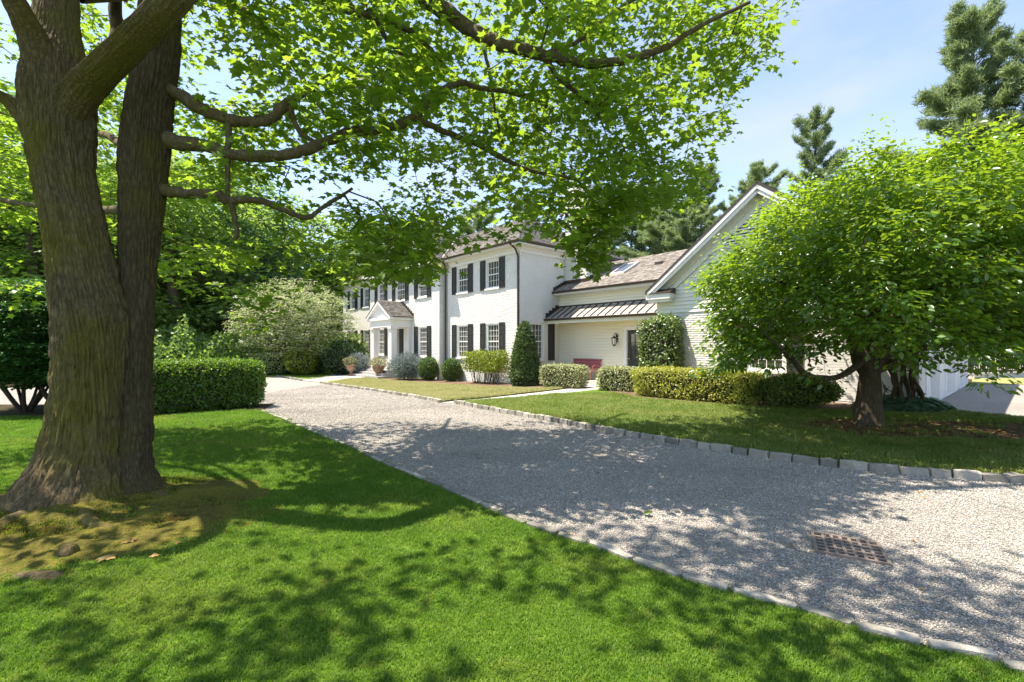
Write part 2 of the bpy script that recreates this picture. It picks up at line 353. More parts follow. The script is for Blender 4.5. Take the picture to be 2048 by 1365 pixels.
# ------------------------------------------------------------------ setting: ground, drive, lawns, path (draped sheets, each a few mm above the one below)
from mathutils.geometry import delaunay_2d_cdt
def drape(name, poly, dz, mat, step=.6, skirt=0., kind='structure', zfun=None):
    bm = bmesh.new(); n = len(poly)
    cv, _, cf, *_r = delaunay_2d_cdt([Vector((float(p[0]), float(p[1]))) for p in poly], [(i, (i+1) % n) for i in range(n)], [], 1, 1e-4)
    vs = [bm.verts.new((p[0], p[1], 0)) for p in cv]
    for f in cf: bm.faces.new([vs[i] for i in f])
    xs = [p[0] for p in poly]; ys = [p[1] for p in poly]
    for ax, lo, hi in ((0, min(xs), max(xs)), (1, min(ys), max(ys))):
        for k in range(int(math.ceil(lo/step)), int(hi/step)+1):
            co = [0, 0, 0]; no = [0, 0, 0]; co[ax] = k*step; no[ax] = 1
            bmesh.ops.bisect_plane(bm, geom=bm.verts[:]+bm.edges[:]+bm.faces[:], plane_co=co, plane_no=no, dist=1e-5)
    for v in bm.verts: v.co.z = float(gz(v.co.x, v.co.y))+dz+(zfun(v.co.x, v.co.y) if zfun else 0)
    bm.normal_update()
    for f in bm.faces:
        if f.normal.z < 0: f.normal_flip()
    if skirt:
        ed = [e for e in bm.edges if e.is_boundary]; r = bmesh.ops.extrude_edge_only(bm, edges=ed)
        for v in [g for g in r['geom'] if isinstance(g, bmesh.types.BMVert)]: v.co.z -= skirt
    me = bpy.data.meshes.new(name); bm.to_mesh(me); bm.free(); me.materials.append(mat)
    return link(name, me, kind=kind)

# the ground: one sheet to the horizon, finer near
gx = np.concatenate([[-900, -500, -250, -120, -70], np.arange(-48, 48.1, .6), [70, 120, 250, 500, 900]])
gy = np.concatenate([[-300, -100, -40, -15], np.arange(-6, 60.1, .6), [80, 120, 250, 500, 1400]])
XX, YY = np.meshgrid(gx, gy, indexing='ij'); n1 = len(gy)
ii, jj = np.meshgrid(np.arange(len(gx)-1), np.arange(n1-1), indexing='ij'); ii = ii.ravel(); jj = jj.ravel()
link('ground', np_mesh('ground', np.stack([XX.ravel(), YY.ravel(), (gz(XX, YY)-.03).ravel()], 1),
     np.stack([ii*n1+jj, (ii+1)*n1+jj, (ii+1)*n1+jj+1, ii*n1+jj+1], 1), M_soil), kind='structure')

EDGE_L = smooth_path([G(u, v) for u, v in [(528, 823), (600, 853), (700, 893), (760, 922), (830, 953), (910, 985), (985, 1018), (1060, 1050), (1190, 1092), (1310, 1138), (1420, 1170),
                      (1540, 1203), (1640, 1230), (1740, 1262), (1860, 1292), (1950, 1309), (2048, 1338)]]+[np.array([3.6, 1.85]), np.array([5.5, 1.35]), np.array([9., .9])], 5)
EDGE_R = smooth_path([G(u, v) for u, v in [(906, 807), (1000, 826), (1100, 844), (1200, 863), (1300, 881), (1400, 898), (1500, 913), (1600, 927), (1700, 939), (1800, 949), (1900, 957), (2048, 968)]]
                     +[np.array([8.2, 4.9]), np.array([12., 4.0])], 6)
EDGE_F = smooth_path([G(u, v) for u, v in [(640, 767), (700, 776), (760, 785), (820, 795), (862, 802), (876, 806)]], 6)
hedge_end = G(545, 812)
drive_poly = list(EDGE_L[::-1])+[G(500, 800)+np.array([-.6, .4]), np.array([-11., 12.4]), np.array([-22., 12.6]), np.array([-22., 17.8])]+[G(u, v) for u, v in [(180, 768), (420, 758), (552, 754), (600, 762), (640, 766)]]+list(EDGE_F[1:])+list(EDGE_R)
drape('gravel_drive', drive_poly, 0.0, M_gravel)
def offset(path, d):
    t = norm(np.gradient(path, axis=0)); return path+np.column_stack([-t[:, 1], t[:, 0]])*d
LAWN_POLY = list(offset(EDGE_L, -.05)[::-1])+[G(505, 820), G(400, 826), G(330, 833)]+[np.array([-9.5, 9.9]), np.array([-22., 10.2]), np.array([-22., -4]), np.array([9., -4])]
drape('lawn', LAWN_POLY, .02, M_turf, skirt=.1)
path_t = [G(u, v) for u, v in [(884, 806), (960, 799), (1060, 788), (1158, 776), (1172, 771.5)]]; path_b = [G(u, v) for u, v in [(1204, 772), (1204, 780), (1120, 789), (1030, 799), (912, 807.5)]]
drape('path', path_t+path_b, .012, M_path, skirt=.1)
ISLAND = list(offset(EDGE_R, .07))+[np.array([12., 7.2])]+[G(u, v) for u, v in [(2048, 842), (1960, 834), (1905, 828), (1880, 815)]]+[np.array(W(-1.9, 14.1)[:2]), np.array(W(-8.7, 14.1)[:2]), np.array(W(-9.5, 14.2)[:2]), G(1205, 776)]+[G(u, v) for u, v in [(1206, 781), (1122, 790.5), (1032, 800.5), (914, 809)]]
drape('island_lawn', ISLAND, .06, M_turf, skirt=.2)
FRONT = [G(640, 764.5)]+list(offset(EDGE_F, .06))+[G(u, v) for u, v in [(884, 804), (960, 797.5), (1060, 786.5), (1156, 775), (1165, 768)]]+[np.array(W(-13.9, 14.6)[:2]), np.array(W(-14.75, 14.4)[:2]), np.array(W(-14.75, 13.1)[:2]), np.array(W(-20.6, 13.1)[:2]), np.array(W(-20.7, 12.7)[:2]), np.array(W(-23.1, 12.7)[:2]), G(745, 757), G(700, 759)]
drape('front_lawn', FRONT, .04, M_turf_dry_lit, skirt=.15)
drape('portico_path', [G(u, v) for u, v in [(604, 761), (640, 765), (700, 757.5), (772, 756), (800, 750), (735, 747.5), (672, 752)]], .03, M_path, skirt=.1)
BED_F = smooth_path([G(u, v) for u, v in [(1166, 770), (1160, 774), (1080, 779), (1000, 777), (900, 771), (800, 764), (745, 758)]], 5)
drape('front_flower_bed', list(BED_F)+[np.array(W(-23.2, 12.68)[:2]), np.array(W(-20.68, 12.68)[:2]), np.array(W(-20.62, 13.08)[:2]), np.array(W(-14.7, 13.08)[:2]), np.array(W(-14.68, 14.4)[:2])], .055, M_mulch, skirt=.1)
BED_I = smooth_path([G(u, v) for u, v in [(1207, 781), (1225, 789), (1290, 802), (1400, 812), (1500, 819), (1600, 825), (1720, 829), (1800, 833), (1870, 834), (1903, 829)]], 4)
drape('shrub_bed', list(BED_I)+[np.array(W(-1.95, 14.15)[:2]), np.array(W(-8.68, 14.15)[:2]), np.array(W(-9.4, 14.25)[:2]), G(1207, 776)], .075, M_mulch, skirt=.1)
court = [G(1882, 812), G(1905, 828), G(1960, 834), G(2048, 842), np.array([12., 7.2]), np.array([20., 8.]), np.array([26., 17.5]), G(2048, 770.5), G(1990, 770), G(1944, 769.5), np.array(W(-1.8, 26)[:2]), np.array(W(-1.8, 14.6)[:2])]
drape('gravel_court', court, .01, M_gravel)
drape('verge', [G(1944, 769.5), G(1990, 770), G(2048, 770.5), np.array([26., 17.5]), np.array([30., 22.]), G(2048, 757), G(1944, 757.5)], .02, M_turf_dry_lit)
drape('hedge_bed', [G(552, 806), G(528, 821), G(400, 827), G(320, 835), np.array([-9.5, 9.9]), np.array([-20., 10.3]), np.array([-20., 12.2]), np.array([-8., 12.2]), np.array([-6.6, 12.4])], .032, M_soil)
FAR = [G(u, v) for u, v in [(0, 763), (180, 766), (420, 757), (552, 753), (604, 760), (672, 751)]]+[np.array(W(-23.5, 12.6)[:2]), np.array(W(-36, 12.6)[:2]), np.array([-24., 44.]), np.array([-40., 38.]), np.array([-32., 18.])]
drape('far_lawn', FAR, .02, M_turf, skirt=.1)
# mossy mound round the maple
TA = np.array([-4.26, 4.60])                             # maple base
tt = np.linspace(0, 2*np.pi, 73)[:-1]; rr = np.linspace(0, 1, 60)
RO = 1.2+.35*vnoise(np.cos(tt)*1.5+5, np.sin(tt)*1.5+5, seed=3)+.25*np.clip(np.cos(tt+.5), 0, 1)
mv = [(TA[0]+.3*r+math.cos(t)*RO[i]*r*1.15, TA[1]-.35*r+math.sin(t)*RO[i]*r*.95) for r in rr for i, t in enumerate(tt)]
mv = np.array(mv); R_ = np.repeat(rr, 72)
mz = .13*(1-sst(R_))*1.0+.015+(.06*(vnoise(mv[:, 0]*4, mv[:, 1]*4, seed=9)-.4)+.05*(vnoise(mv[:, 0]*13, mv[:, 1]*13, seed=19)-.5))*(1-R_**3)-.03*(R_ > .99)
i, k = np.meshgrid(np.arange(59), np.arange(72), indexing='ij'); i = i.ravel(); k = k.ravel()
link('moss_ground', np_mesh('moss_ground', np.column_stack([mv, mz]), np.stack([i*72+k, (i+1)*72+k, (i+1)*72+(k+1) % 72, i*72+(k+1) % 72], 1), M_moss, smooth=True), kind='structure')
def moss_h(x, y):
    return .13*(1-sst(np.hypot((x-TA[0]-.15)/1.75, (y-TA[1]+.2)/1.5)))+.015
# bare soil under the right-hand tree
RT = G(1737, 858)
sp_ = [RT+np.array([1.3+2.9*math.cos(t)*(1+.16*math.sin(3*t+1)), -.45+1.05*math.sin(t)*(1+.2*math.sin(4*t))]) for t in np.linspace(0, 2*np.pi, 41)[:-1]]
drape('bare_ground', sp_, .066, M_bare, step=.5)

# ------------------------------------------------------------------ kerb of granite cobbles and edging stones: every stone an object
def stone_mesh(seed, L, Wd, H, rough=.10):
    bm = bmesh.new(); bmesh.ops.create_cube(bm, size=1.); bmesh.ops.subdivide_edges(bm, edges=bm.edges[:], cuts=1, use_grid_fill=True)
    r = np.random.default_rng(seed)
    for v in bm.verts:
        c = np.array(v.co)*2; ext = np.abs(c) > .5; s = {3: .90, 2: .955, 1: 1.0, 0: 1.}[int(ext.sum())]
        c = c*s*.5+r.normal(size=3)*rough*.22
        v.co = (c[0]*L, c[1]*Wd, c[2]*H)
    me = bpy.data.meshes.new('stone'); bm.to_mesh(me); bm.free(); me.materials.append(M_cobble); return me
def kerb(name, label, path, L, Wd, H, top, side, gap=.02, cat='kerb', rough=.1):
    t = thing(name, label, cat, (*path[0], 0)); pool = [stone_mesh(50+i, 1., Wd, H, rough) for i in range(7)]
    seg = np.diff(path, axis=0); ln = np.hypot(*seg.T); cum = np.concatenate([[0], np.cumsum(ln)]); s = 0.; n = 0
    while s < cum[-1]-L*.5:
        l = L*(.75+.5*random.random()); m = s+l/2; x = np.interp(m, cum, path[:, 0]); y = np.interp(m, cum, path[:, 1])
        j = min(len(seg)-1, int(np.searchsorted(cum, m)-1)); d = seg[j]/ln[j]; nx, ny = -d[1]*side, d[0]*side
        z = float(gz(x, y))+top-H/2+random.uniform(-.007, .007); jx = random.uniform(-.012, .012)
        o = link('stone', pool[n % 7], t, loc=(x+nx*(Wd/2+jx)-path[0][0], y+ny*(Wd/2+jx)-path[0][1], z)); o.scale = (l-gap, 1, 1)
        o.rotation_euler = (random.uniform(-.03, .03), random.uniform(-.02, .02), math.atan2(d[1], d[0])+random.uniform(-.03, .03)); s += l; n += 1
    return t
kerb('cobble_kerb', 'granite cobble kerb between gravel drive and the island lawn with the leafy tree', EDGE_R, .25, .10, .26, .10, 1, gap=.007)
kerb('cobble_kerb', 'low pale cobble kerb around the dry sunlit front lawn before the boxwoods', EDGE_F, .26, .11, .22, .095, 1)
kerb('edging_strip', 'flush pale stone edging between gravel drive and the foreground lawn', EDGE_L[:-8], .34, .07, .2, .05, -1, gap=.008, cat='edging', rough=.06)
kerb('cobble_kerb', 'far low kerb in front of the flowering white tree', smooth_path([G(u, v) for u, v in [(552, 753.5), (580, 757), (606, 761), (640, 758), (672, 751.5)]], 5), .3, .11, .2, .07, 1)

# ------------------------------------------------------------------ drive gravel chips near the camera, grass blades
def chip(seed):
    bm = bmesh.new(); bmesh.ops.create_icosphere(bm, subdivisions=1, radius=1.); r = np.random.default_rng(seed)
    V = np.array([v.co for v in bm.verts])*(1+r.normal(size=(len(bm.verts), 1))*.22)*np.array([1., .75, .5]); F = np.array([[v.index for v in f.verts] for f in bm.faces]); bm.free(); return V, F
def sample_area(n, x0, x1, y0, y1, poly, pw, wide=1.35):
    """points inside poly and the view wedge, thinning with distance as y**-pw"""
    u = rng.random(n*4); a = 1-pw
    y = (y0**a+u*(y1**a-y0**a))**(1/a) if abs(a) > 1e-6 else y0*(y1/y0)**u
    x = x0+(x1-x0)*rng.random(n*4); ok = (np.abs(x) < y*wide+.4) & inpoly(x, y, poly); x, y = x[ok][:n], y[ok][:n]; return x, y
x, y = sample_area(185000, -9, 9.5, 1.2, 24, drive_poly, 1.15); ok = rng.random(len(x)) < 1.15-(y-10)/14; x, y = x[ok], y[ok]
sc = .0034+.0036*rng.random(len(x))+.0006*y
scatter('gravel', [chip(s) for s in range(6)], np.column_stack([x, y, gz(x, y)+.003]), rng.random(len(x))*6.28, sc, M_chip, rng.random(len(x))*1.2, kind='stuff')
def tuft(n, r, h, w, seed):
    g = np.random.default_rng(seed); V, F = [], []
    for b in range(n):
        a = g.random()*6.28; q = r*math.sqrt(g.random()); ph = g.random()*6.28; L = h*(.55+.6*g.random()); bend = .25+.55*g.random()
        c = np.array([q*math.cos(a), q*math.sin(a), -.004]); d = np.array([math.cos(ph), math.sin(ph), 0]); s = np.array([-d[1], d[0], 0])*w*(.7+.6*g.random())
        m = c+d*L*.28*bend+np.array([0, 0, L*.6]); t = c+d*L*bend+np.array([0, 0, L*(.95-.25*bend)])
        k = len(V); V += [c-s, c+s, m+s*.75, m-s*.75, t]; F += [(k, k+1, k+2), (k, k+2, k+3), (k+3, k+2, k+4)]
    return np.array(V), np.array(F)
def far_from(x, y, path, d):
    return np.min(np.hypot(x[:, None]-path[None, :, 0], y[:, None]-path[None, :, 1]), 1) > d
x, y = sample_area(34000, -14, 7, 1.75, 11.0, LAWN_POLY, 1.25)
dm = np.hypot((x-TA[0]-.3)/1.5, (y-TA[1]+.35)/1.25); ok = (dm > 1.0) | (rng.random(len(x)) < .10+2.2*np.clip(dm-.62, 0, 1)*vnoise(x*3, y*3, 0, 55)); x, y, dm = x[ok], y[ok], dm[ok]
ok = far_from(x, y, EDGE_L, .065); x, y, dm = x[ok], y[ok], dm[ok]
z = np.where(dm < 1, moss_h(x, y), .02); sc = (.75+.12*y)*(.7+.5*rng.random(len(x)))
scatter('grass', [tuft(20, .06, .028, .0021, s) for s in range(5)], np.column_stack([x, y, gz(x, y)+z]), rng.random(len(x))*6.28, sc, M_blade, kind='stuff')
a_ = rng.random(9000)*6.28; q_ = np.sqrt(rng.random(9000)); mx_ = TA[0]+.15+q_*1.62*np.cos(a_); my_ = TA[1]-.2+q_*1.4*np.sin(a_); ok = (vnoise(mx_*5, my_*5, 0, 71) > .42) & (my_ < 5.3)
M_mossb = blade_mat('moss_tuft', (.06, .065, .012), (.12, .125, .018), (.22, .20, .025), (1.3, 1.3, 1.), (.16, .10, .04))
scatter('moss_tufts', [tuft(16, .03, .016, .0028, 70+s) for s in range(3)], np.column_stack([mx_, my_, .13*(1-sst(np.hypot((mx_-TA[0]-.15)/1.75, (my_-TA[1]+.2)/1.5)))+.012])[ok], rng.random(int(ok.sum()))*6.28, .8+.9*rng.random(int(ok.sum())), M_mossb, kind='stuff')
x, y = sample_area(15000, -3, 13, 5.2, 14.5, ISLAND, 1.1)
bed = list(BED_I)+[np.array(W(-1.95, 14.15)[:2]), np.array(W(-8.68, 14.15)[:2]), G(1207, 776)]
inb = inpoly(x, y, sp_); ok = ~inpoly(x, y, bed) & (~inb | (rng.random(len(x)) < .05)) & far_from(x, y, EDGE_R, .14); x, y = x[ok], y[ok]
scatter('island_grass', [tuft(22, .06, .042, .003, 20+s) for s in range(4)], np.column_stack([x, y, gz(x, y)+.06]), rng.random(len(x))*6.28, 1.5+.8*rng.random(len(x)), M_blade_i, kind='stuff')
x, y = sample_area(9000, -9, 4, 12.5, 27, FRONT, 1.2)
ok = ~inpoly(x, y, list(BED_F)+[np.array(W(-20.62, 13.08)[:2]), np.array(W(-14.7, 13.08)[:2])]); x, y = x[ok], y[ok]
scatter('front_grass', [tuft(22, .06, .038, .003, 40+s) for s in range(3)], np.column_stack([x, y, gz(x, y)+.04]), rng.random(len(x))*6.28, 1.5+.8*rng.random(len(x)), M_blade_d_lit, kind='stuff')
# ------------------------------------------------------------------ the house: one thing; local axes x right along the front, y into the house
HB = (-18., 15., 0.)
house = thing('house', 'long white brick house with dark shutters, pillared entrance, side wing and gabled garage', 'house', W(HB[0], HB[1]), None, math.atan2(AX[1]*-1, -AX[0]))
M_white = plain('white_paint', (.80, .79, .75), .6, .04, 2., .004, .3, bscale=35.)
M_brick = plain('painted_brick', (.69, .68, .645), .75, .10, 2.2, .004, .2, bscale=60.)
M_trim = plain('white_trim', (.76, .75, .73), .45, .02)
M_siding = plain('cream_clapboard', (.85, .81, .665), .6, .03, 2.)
M_shutter = plain('dark_shutter_paint', (.035, .036, .034), .45, .15)
M_door = plain('dark_green_door', (.035, .04, .033), .4, .15)
M_gutter = plain('dark_bronze_gutter', (.075, .055, .045), .4, .25, 4., 0, .5, .5)
M_copper = plain('weathered_copper', (.44, .41, .385), .42, .2, 2.5, 0, .5, .55)
M_lead = plain('pale_flashing', (.55, .50, .45), .5, .1)
def shingle_mat():
    k = NT('cedar_shingle'); r = k.n('ShaderNodeAttribute', attribute_name='rnd').outputs['Fac']
    f = k.mix(.35, r, k.noise(9., 4, k.obj((1, 1, 1))))
    return k.finish(k.ramp(f, [(.05, (.13, .112, .098)), (.4, (.21, .188, .168)), (.7, (.29, .262, .238)), (.95, (.40, .37, .34))]), .85, None, .2)
M_shingle = shingle_mat()
def glass_mat():
    k = NT('window_glass'); p = k.n('ShaderNodeBsdfPrincipled', {'Base Color': (.06, .065, .06, 1), 'Roughness': .04, 'Specular IOR Level': .9}); k.t.links.new(p.outputs[0], k.out.inputs[0]); return k.m
M_glass = glass_mat()
def hb(mb, name, mat, parent=house, **kw): return mb.build(name, mat, parent, off=HB, **kw)
def front(y): return lambda s, d, z: (s, y-d, z)         # s along the wall, d outwards, z up
def rside(x): return lambda s, d, z: (x+d, s, z)
def merge_iv(base, cuts):
    """interval(s) of base left after removing cuts"""
    out = [base]
    for a, b in cuts: out = [q for l, h in out for q in ((l, min(h, a)), (max(l, b), h)) if q[1]-q[0] > .02]
    return out
def wall(Pf, s0, s1, z0, z1, openings, mat, name='wall', label=None, top=None):
    """wall face with real openings and reveals; top(s) gives a gable's slope"""
    mb = MB(); xs = sorted({s0, s1, *[v for o in openings for v in o[:2] if s0 < v < s1]}); zs = sorted({z0, z1, *[v for o in openings for v in o[2:4]]})
    for a, b in zip(xs, xs[1:]):
        for c, d in zip(zs, zs[1:]):
            m, q = (a+b)/2, (c+d)/2
            if any(o[0] < m < o[1] and o[2] < q < o[3] for o in openings): continue
            mb.poly([Pf(a, 0, c), Pf(b, 0, c), Pf(b, 0, d), Pf(a, 0, d)])
    for o in openings:
        a, b, c, d = o[:4]; e = -.28
        for p, q in (((a, c), (a, d)), ((a, d), (b, d)), ((b, d), (b, c)), ((b, c), (a, c))): mb.poly([Pf(p[0], 0, p[1]), Pf(q[0], 0, q[1]), Pf(q[0], e, q[1]), Pf(p[0], e, p[1])])
    if top: mb.poly([Pf(*p) for p in top])
    return hb(mb, name, mat, label=label)
def bricks(parent, Pf, s0, s1, z0, z1, openings, single=None, limit=None):
    """painted bricks in running bond, a little proud and uneven; those inside 'single' become objects of their own"""
    V, F, singles, row, z = [], [], [], 0, z0
    L, H, J = .20, .062, .011
    while z+H <= z1+.001:
        s = s0-(L+J)/2*(row % 2)
        while s < s1:
            a, b = max(s, s0), min(s+L, s1)
            if limit: a, b = max(a, limit(z)[0]), min(b, limit(z)[1])
            for a2, b2 in merge_iv((a, b), [(o[0], o[1]) for o in openings if o[2]-.005 < z+H and o[3]+.005 > z]) if b-a > .02 else []:
                d = .0016+.0016*random.random()
                c = [Pf(a2, .0, z), Pf(b2, .0, z), Pf(b2, .0, z+H), Pf(a2, .0, z+H), Pf(a2+.003, d, z+.003), Pf(b2-.003, d, z+.003), Pf(b2-.003, d, z+H-.003), Pf(a2+.003, d, z+H-.003)]
                if single and single(a2, z): singles.append(c)
                else:
                    n = len(V); V += c; F += [(n+4, n+5, n+6, n+7), (n, n+1, n+5, n+4), (n+1, n+2, n+6, n+5), (n+2, n+3, n+7, n+6), (n+3, n, n+4, n+7)]
            s += L+J
        z += H+J; row += 1
    for c in singles:
        mb = MB(); c = np.array(c)-HB; mb.add(c, [(4, 5, 6, 7), (0, 1, 5, 4), (1, 2, 6, 5), (2, 3, 7, 6), (3, 0, 4, 7)]); link('brick', mb.mesh('brick', M_brick), parent)
    if V:
        o = link('brickwork', np_mesh('brickwork', np.array(V)-HB, np.array(F), M_brick), parent, kind='stuff')
def clapboards(parent, Pf, s0, s1, z0, z1, openings, mat, expo=.125, lim=None, gap=.024):
    z = z0
    while z < z1-.03:
        h = min(expo, z1-z)
        iv = (s0, s1) if lim is None else lim(z+h)
        for a, b in merge_iv(iv, [(o[0], o[1]) for o in openings if o[2] < z+h-.005 and o[3] > z+.005]) if iv[1]-iv[0] > .05 else []:
            mb = MB(); mb.hexa([Pf(a, .002, z+gap), Pf(b, .002, z+gap), Pf(b, .02+gap, z+gap), Pf(a, .02+gap, z+gap), Pf(a, .002, z+h), Pf(b, .002, z+h), Pf(b, .005, z+h), Pf(a, .005, z+h)])
            hb(mb, 'clapboard', mat, parent)
        z += expo
def window(Pf, s0, s1, z0, z1, cols, rows, sill=True, label=None):
    mb = MB(); B = lambda a, b, c, d, e, f: mb.box(a, b, c, d, e, f, Pf); fw = .075
    for a, b in ((s0, s0+fw), (s1-fw, s1)): B(a, b, -.12, -.02, z0, z1)
    for c, d in ((z0, z0+fw*.8), (z1-fw*.8, z1)): B(s0+fw, s1-fw, -.12, -.022, c, d)
    w = hb(mb, 'window', M_trim, label=label)
    a, b, c, d = s0+fw, s1-fw, z0+fw*.8, z1-fw*.8; mid = (c+d)/2
    mb = MB(); mb.box(a, b, -.105, -.095, c, d, Pf); hb(mb, 'glass', M_glass, w)
    mb = MB(); bw = .016
    for k in range(1, cols): x = a+(b-a)*k/cols; mb.box(x-bw/2, x+bw/2, -.094, -.066, c, d, Pf)
    for k in range(1, rows):
        z = c+(d-c)*k/rows; q = .026 if k == rows//2 else bw/2; mb.box(a, b, -.0935, -.058 if k == rows//2 else -.068, z-q, z+q, Pf)
    for x in (a, b-.035): mb.box(x, x+.035, -.0932, -.07, c, d, Pf)
    hb(mb, 'muntins', M_trim, w)
    if sill:
        mb = MB(); mb.box(s0-.05, s1+.05, -.12, .06, z0-.085, z0-.002, Pf); hb(mb, 'sill', M_trim, w)
    return w
def shutter(Pf, s0, s1, z0, z1):
    mb = MB(); st = .055; mb.box(s0, s1, .015, .035, z0, z1, Pf)
    for a, b in ((s0, s0+st), (s1-st, s1)): mb.box(a, b, .035, .055, z0, z1, Pf)
    h = z1-z0
    for f0, f1 in ((0, .07), (.26, .31), (.70, .75), (.94, 1.)): mb.box(s0+st, s1-st, .035, .054, z0+h*f0, z0+h*f1, Pf)
    for f0, f1 in ((.10, .23), (.34, .67), (.78, .91)): mb.box(s0+st+.035, s1-st-.035, .035, .046, z0+h*f0, z0+h*f1, Pf)
    return hb(mb, 'shutter', M_shutter)
def shingles(name, e0, e1, r1, r0, mat=M_shingle, expo=.15, parent=None):
    """cedar courses on the slope with eave e0-e1 and top r0-r1 (quads taper), every shingle a tilted piece"""
    e0, e1, r1, r0 = [np.array(p, float) for p in (e0, e1, r1, r0)]; n = norm(np.cross(e1-e0, r0-e0)); n = n if n[2] > 0 else -n
    mb = MB(); mb.poly([e0-HB, e1-HB, r1-HB, r0-HB]); base = link(name, mb.mesh(name, mat), house if parent is None else parent)
    Ls = np.linalg.norm((r0+r1)/2-(e0+e1)/2); V, F, R = [], [], []; nc = int(Ls/expo)
    for c in range(nc):
        t0, t1 = c/nc, min(1, (c+1.35)/nc); A0, B0 = e0+(r0-e0)*t0, e1+(r1-e1)*t0; A1, B1 = e0+(r0-e0)*t1, e1+(r1-e1)*t1
        wd = np.linalg.norm(B0-A0); x = 0.
        while x < wd-.01:
            w_ = .11+.1*random.random(); y = min(wd, x+w_); f0, f1 = x/wd, (y-.008)/wd; lift = .022+.014*random.random(); dt = (random.random()-.5)*.02/Ls
            p = [A0+(B0-A0)*f0, A0+(B0-A0)*f1, A1+(B1-A1)*f1, A1+(B1-A1)*f0]; p[0] = p[0]+(r0-e0)*dt; p[1] = p[1]+(r0-e0)*dt; k = len(V)
            V += [p[0]+n*lift, p[1]+n*lift, p[2]+n*.006, p[3]+n*.006, p[0], p[1]]; F += [(k, k+1, k+2, k+3), (k+4, k+5, k+1, k)]; R += [random.random()]*6; x = y
    link('shingles', np_mesh('shingles', np.array(V)-HB, np.array(F), mat, {'rnd': np.array(R)}), base, kind='stuff'); return base

# main block -----------------------------------------------------------------
YR, YC, XS = 13.14, 12.74, -14.72
XC0, XC1, XL = -29.42, -20.64, -35.34
ZG, ZE = -.5, 6.0
LO, UP = (.9, 2.52), (4.2, 5.48)
def ops(centres, half, zr): return [(c-half, c+half, zr[0], zr[1]) for c in centres]
oR = ops((-19.09, -16.64), .49, LO)+ops((-19.09, -16.64), .49, UP)
oL = ops((-33.42, -30.97), .49, LO)+ops((-33.42, -30.97), .49, UP)
oC = ops((-22.38, -27.68), .49, LO)+ops((-22.38, -27.68), .49, UP)+[(-25.65, -24.41, UP[0], UP[1]), (-25.6, -24.46, .1, 2.62)]
wR = wall(front(YR), XC1, XS, ZG, ZE-.06, oR, M_brick); bricks(wR, front(YR), XC1, XS, ZG+.05, 5.62, oR)
wL = wall(front(YR), XL, XC0, ZG, ZE-.06, oL, M_brick); bricks(wL, front(YR), XL, XC0, ZG+.05, 5.62, oL)
GA = .552                                               # gable slope of the centre block
wC = wall(front(YC), XC0, XC1, ZG, ZE-.06, oC, M_brick); bricks(wC, front(YC), XC0, XC1, ZG+.05, 5.55, oC)
oS = [(13.66, 14.60, LO[0], LO[1])]
wS = wall(rside(XS), YR, 21.0, ZG, ZE-.06, oS, M_brick); bricks(wS, rside(XS), YR, 15.95, ZG+.05, 5.62, oS)
wq = wall(rside(XC1), YC, YR, ZG, ZE-.06, [], M_brick); bricks(wq, rside(XC1), YC+.01, YR, ZG+.05, 5.55, [])
mb = MB(); mb.box(XL, XS, 20.9, 21.0, ZG, ZE); mb.box(XL, XL+.1, YR+.3, 20.9, ZG, ZE); mb.box(XL+.2, XS-.3, 16.2, 16.3, ZG, ZE); hb(mb, 'rear_wall', M_white)
for c in (-19.09, -16.64, -33.42, -30.97):
    window(front(YR), c-.49, c+.49, *LO, 4, 6); window(front(YR), c-.49, c+.49, *UP, 4, 4)
    for zr in (LO, UP):
        for s in (-1, 1): m = c+s*.72; shutter(front(YR+.0), m-.19, m+.19, zr[0]-.06, zr[1]+.06)
for c in (-22.38, -27.68):
    window(front(YC), c-.49, c+.49, *LO, 4, 6); window(front(YC), c-.49, c+.49, *UP, 4, 4)
    for zr in (LO, UP):
        for s in (-1, 1): m = c+s*.72; shutter(front(YC), m-.19, m+.19, zr[0]-.06, zr[1]+.06)
window(front(YC), -25.65, -24.41, *UP, 5, 4, label='wide five-column upper window above the entrance')
for s in (-1, 1): m = -25.03+s*.84; shutter(front(YC), m-.19, m+.19, UP[0]-.06, UP[1]+.06)
window(rside(XS), 13.66, 14.60, *LO, 4, 6)
for m in (13.43, 15.05): shutter(rside(XS), m-.2, m+.2, LO[0]-.06, LO[1]+.06)
# entrance door and panelled surround
mb = MB(); Pf = front(YC); mb.box(-25.48, -24.58, -.2, -.14, .12, 2.5, Pf)
for a, b in ((-25.4, -25.1), (-24.96, -24.66)):
    for c, d in ((.3, .95), (1.1, 1.7), (1.85, 2.35)): mb.box(a, b, -.14, -.12, c, d, Pf)
dr = hb(mb, 'front_door', M_door); mb = MB(); mb.tube([(-24.68, YC+.06, 1.15), (-24.68, YC+.12, 1.15)], .035, 8); hb(mb, 'knob', M_copper, dr)
mb = MB()
for a, b in ((-25.62, -25.48), (-24.58, -24.44)): mb.box(a, b, -.2, .02, .1, 2.62, Pf)
mb.box(-25.48, -24.58, -.2, .02, 2.5, 2.62, Pf); hb(mb, 'door_frame', M_trim)
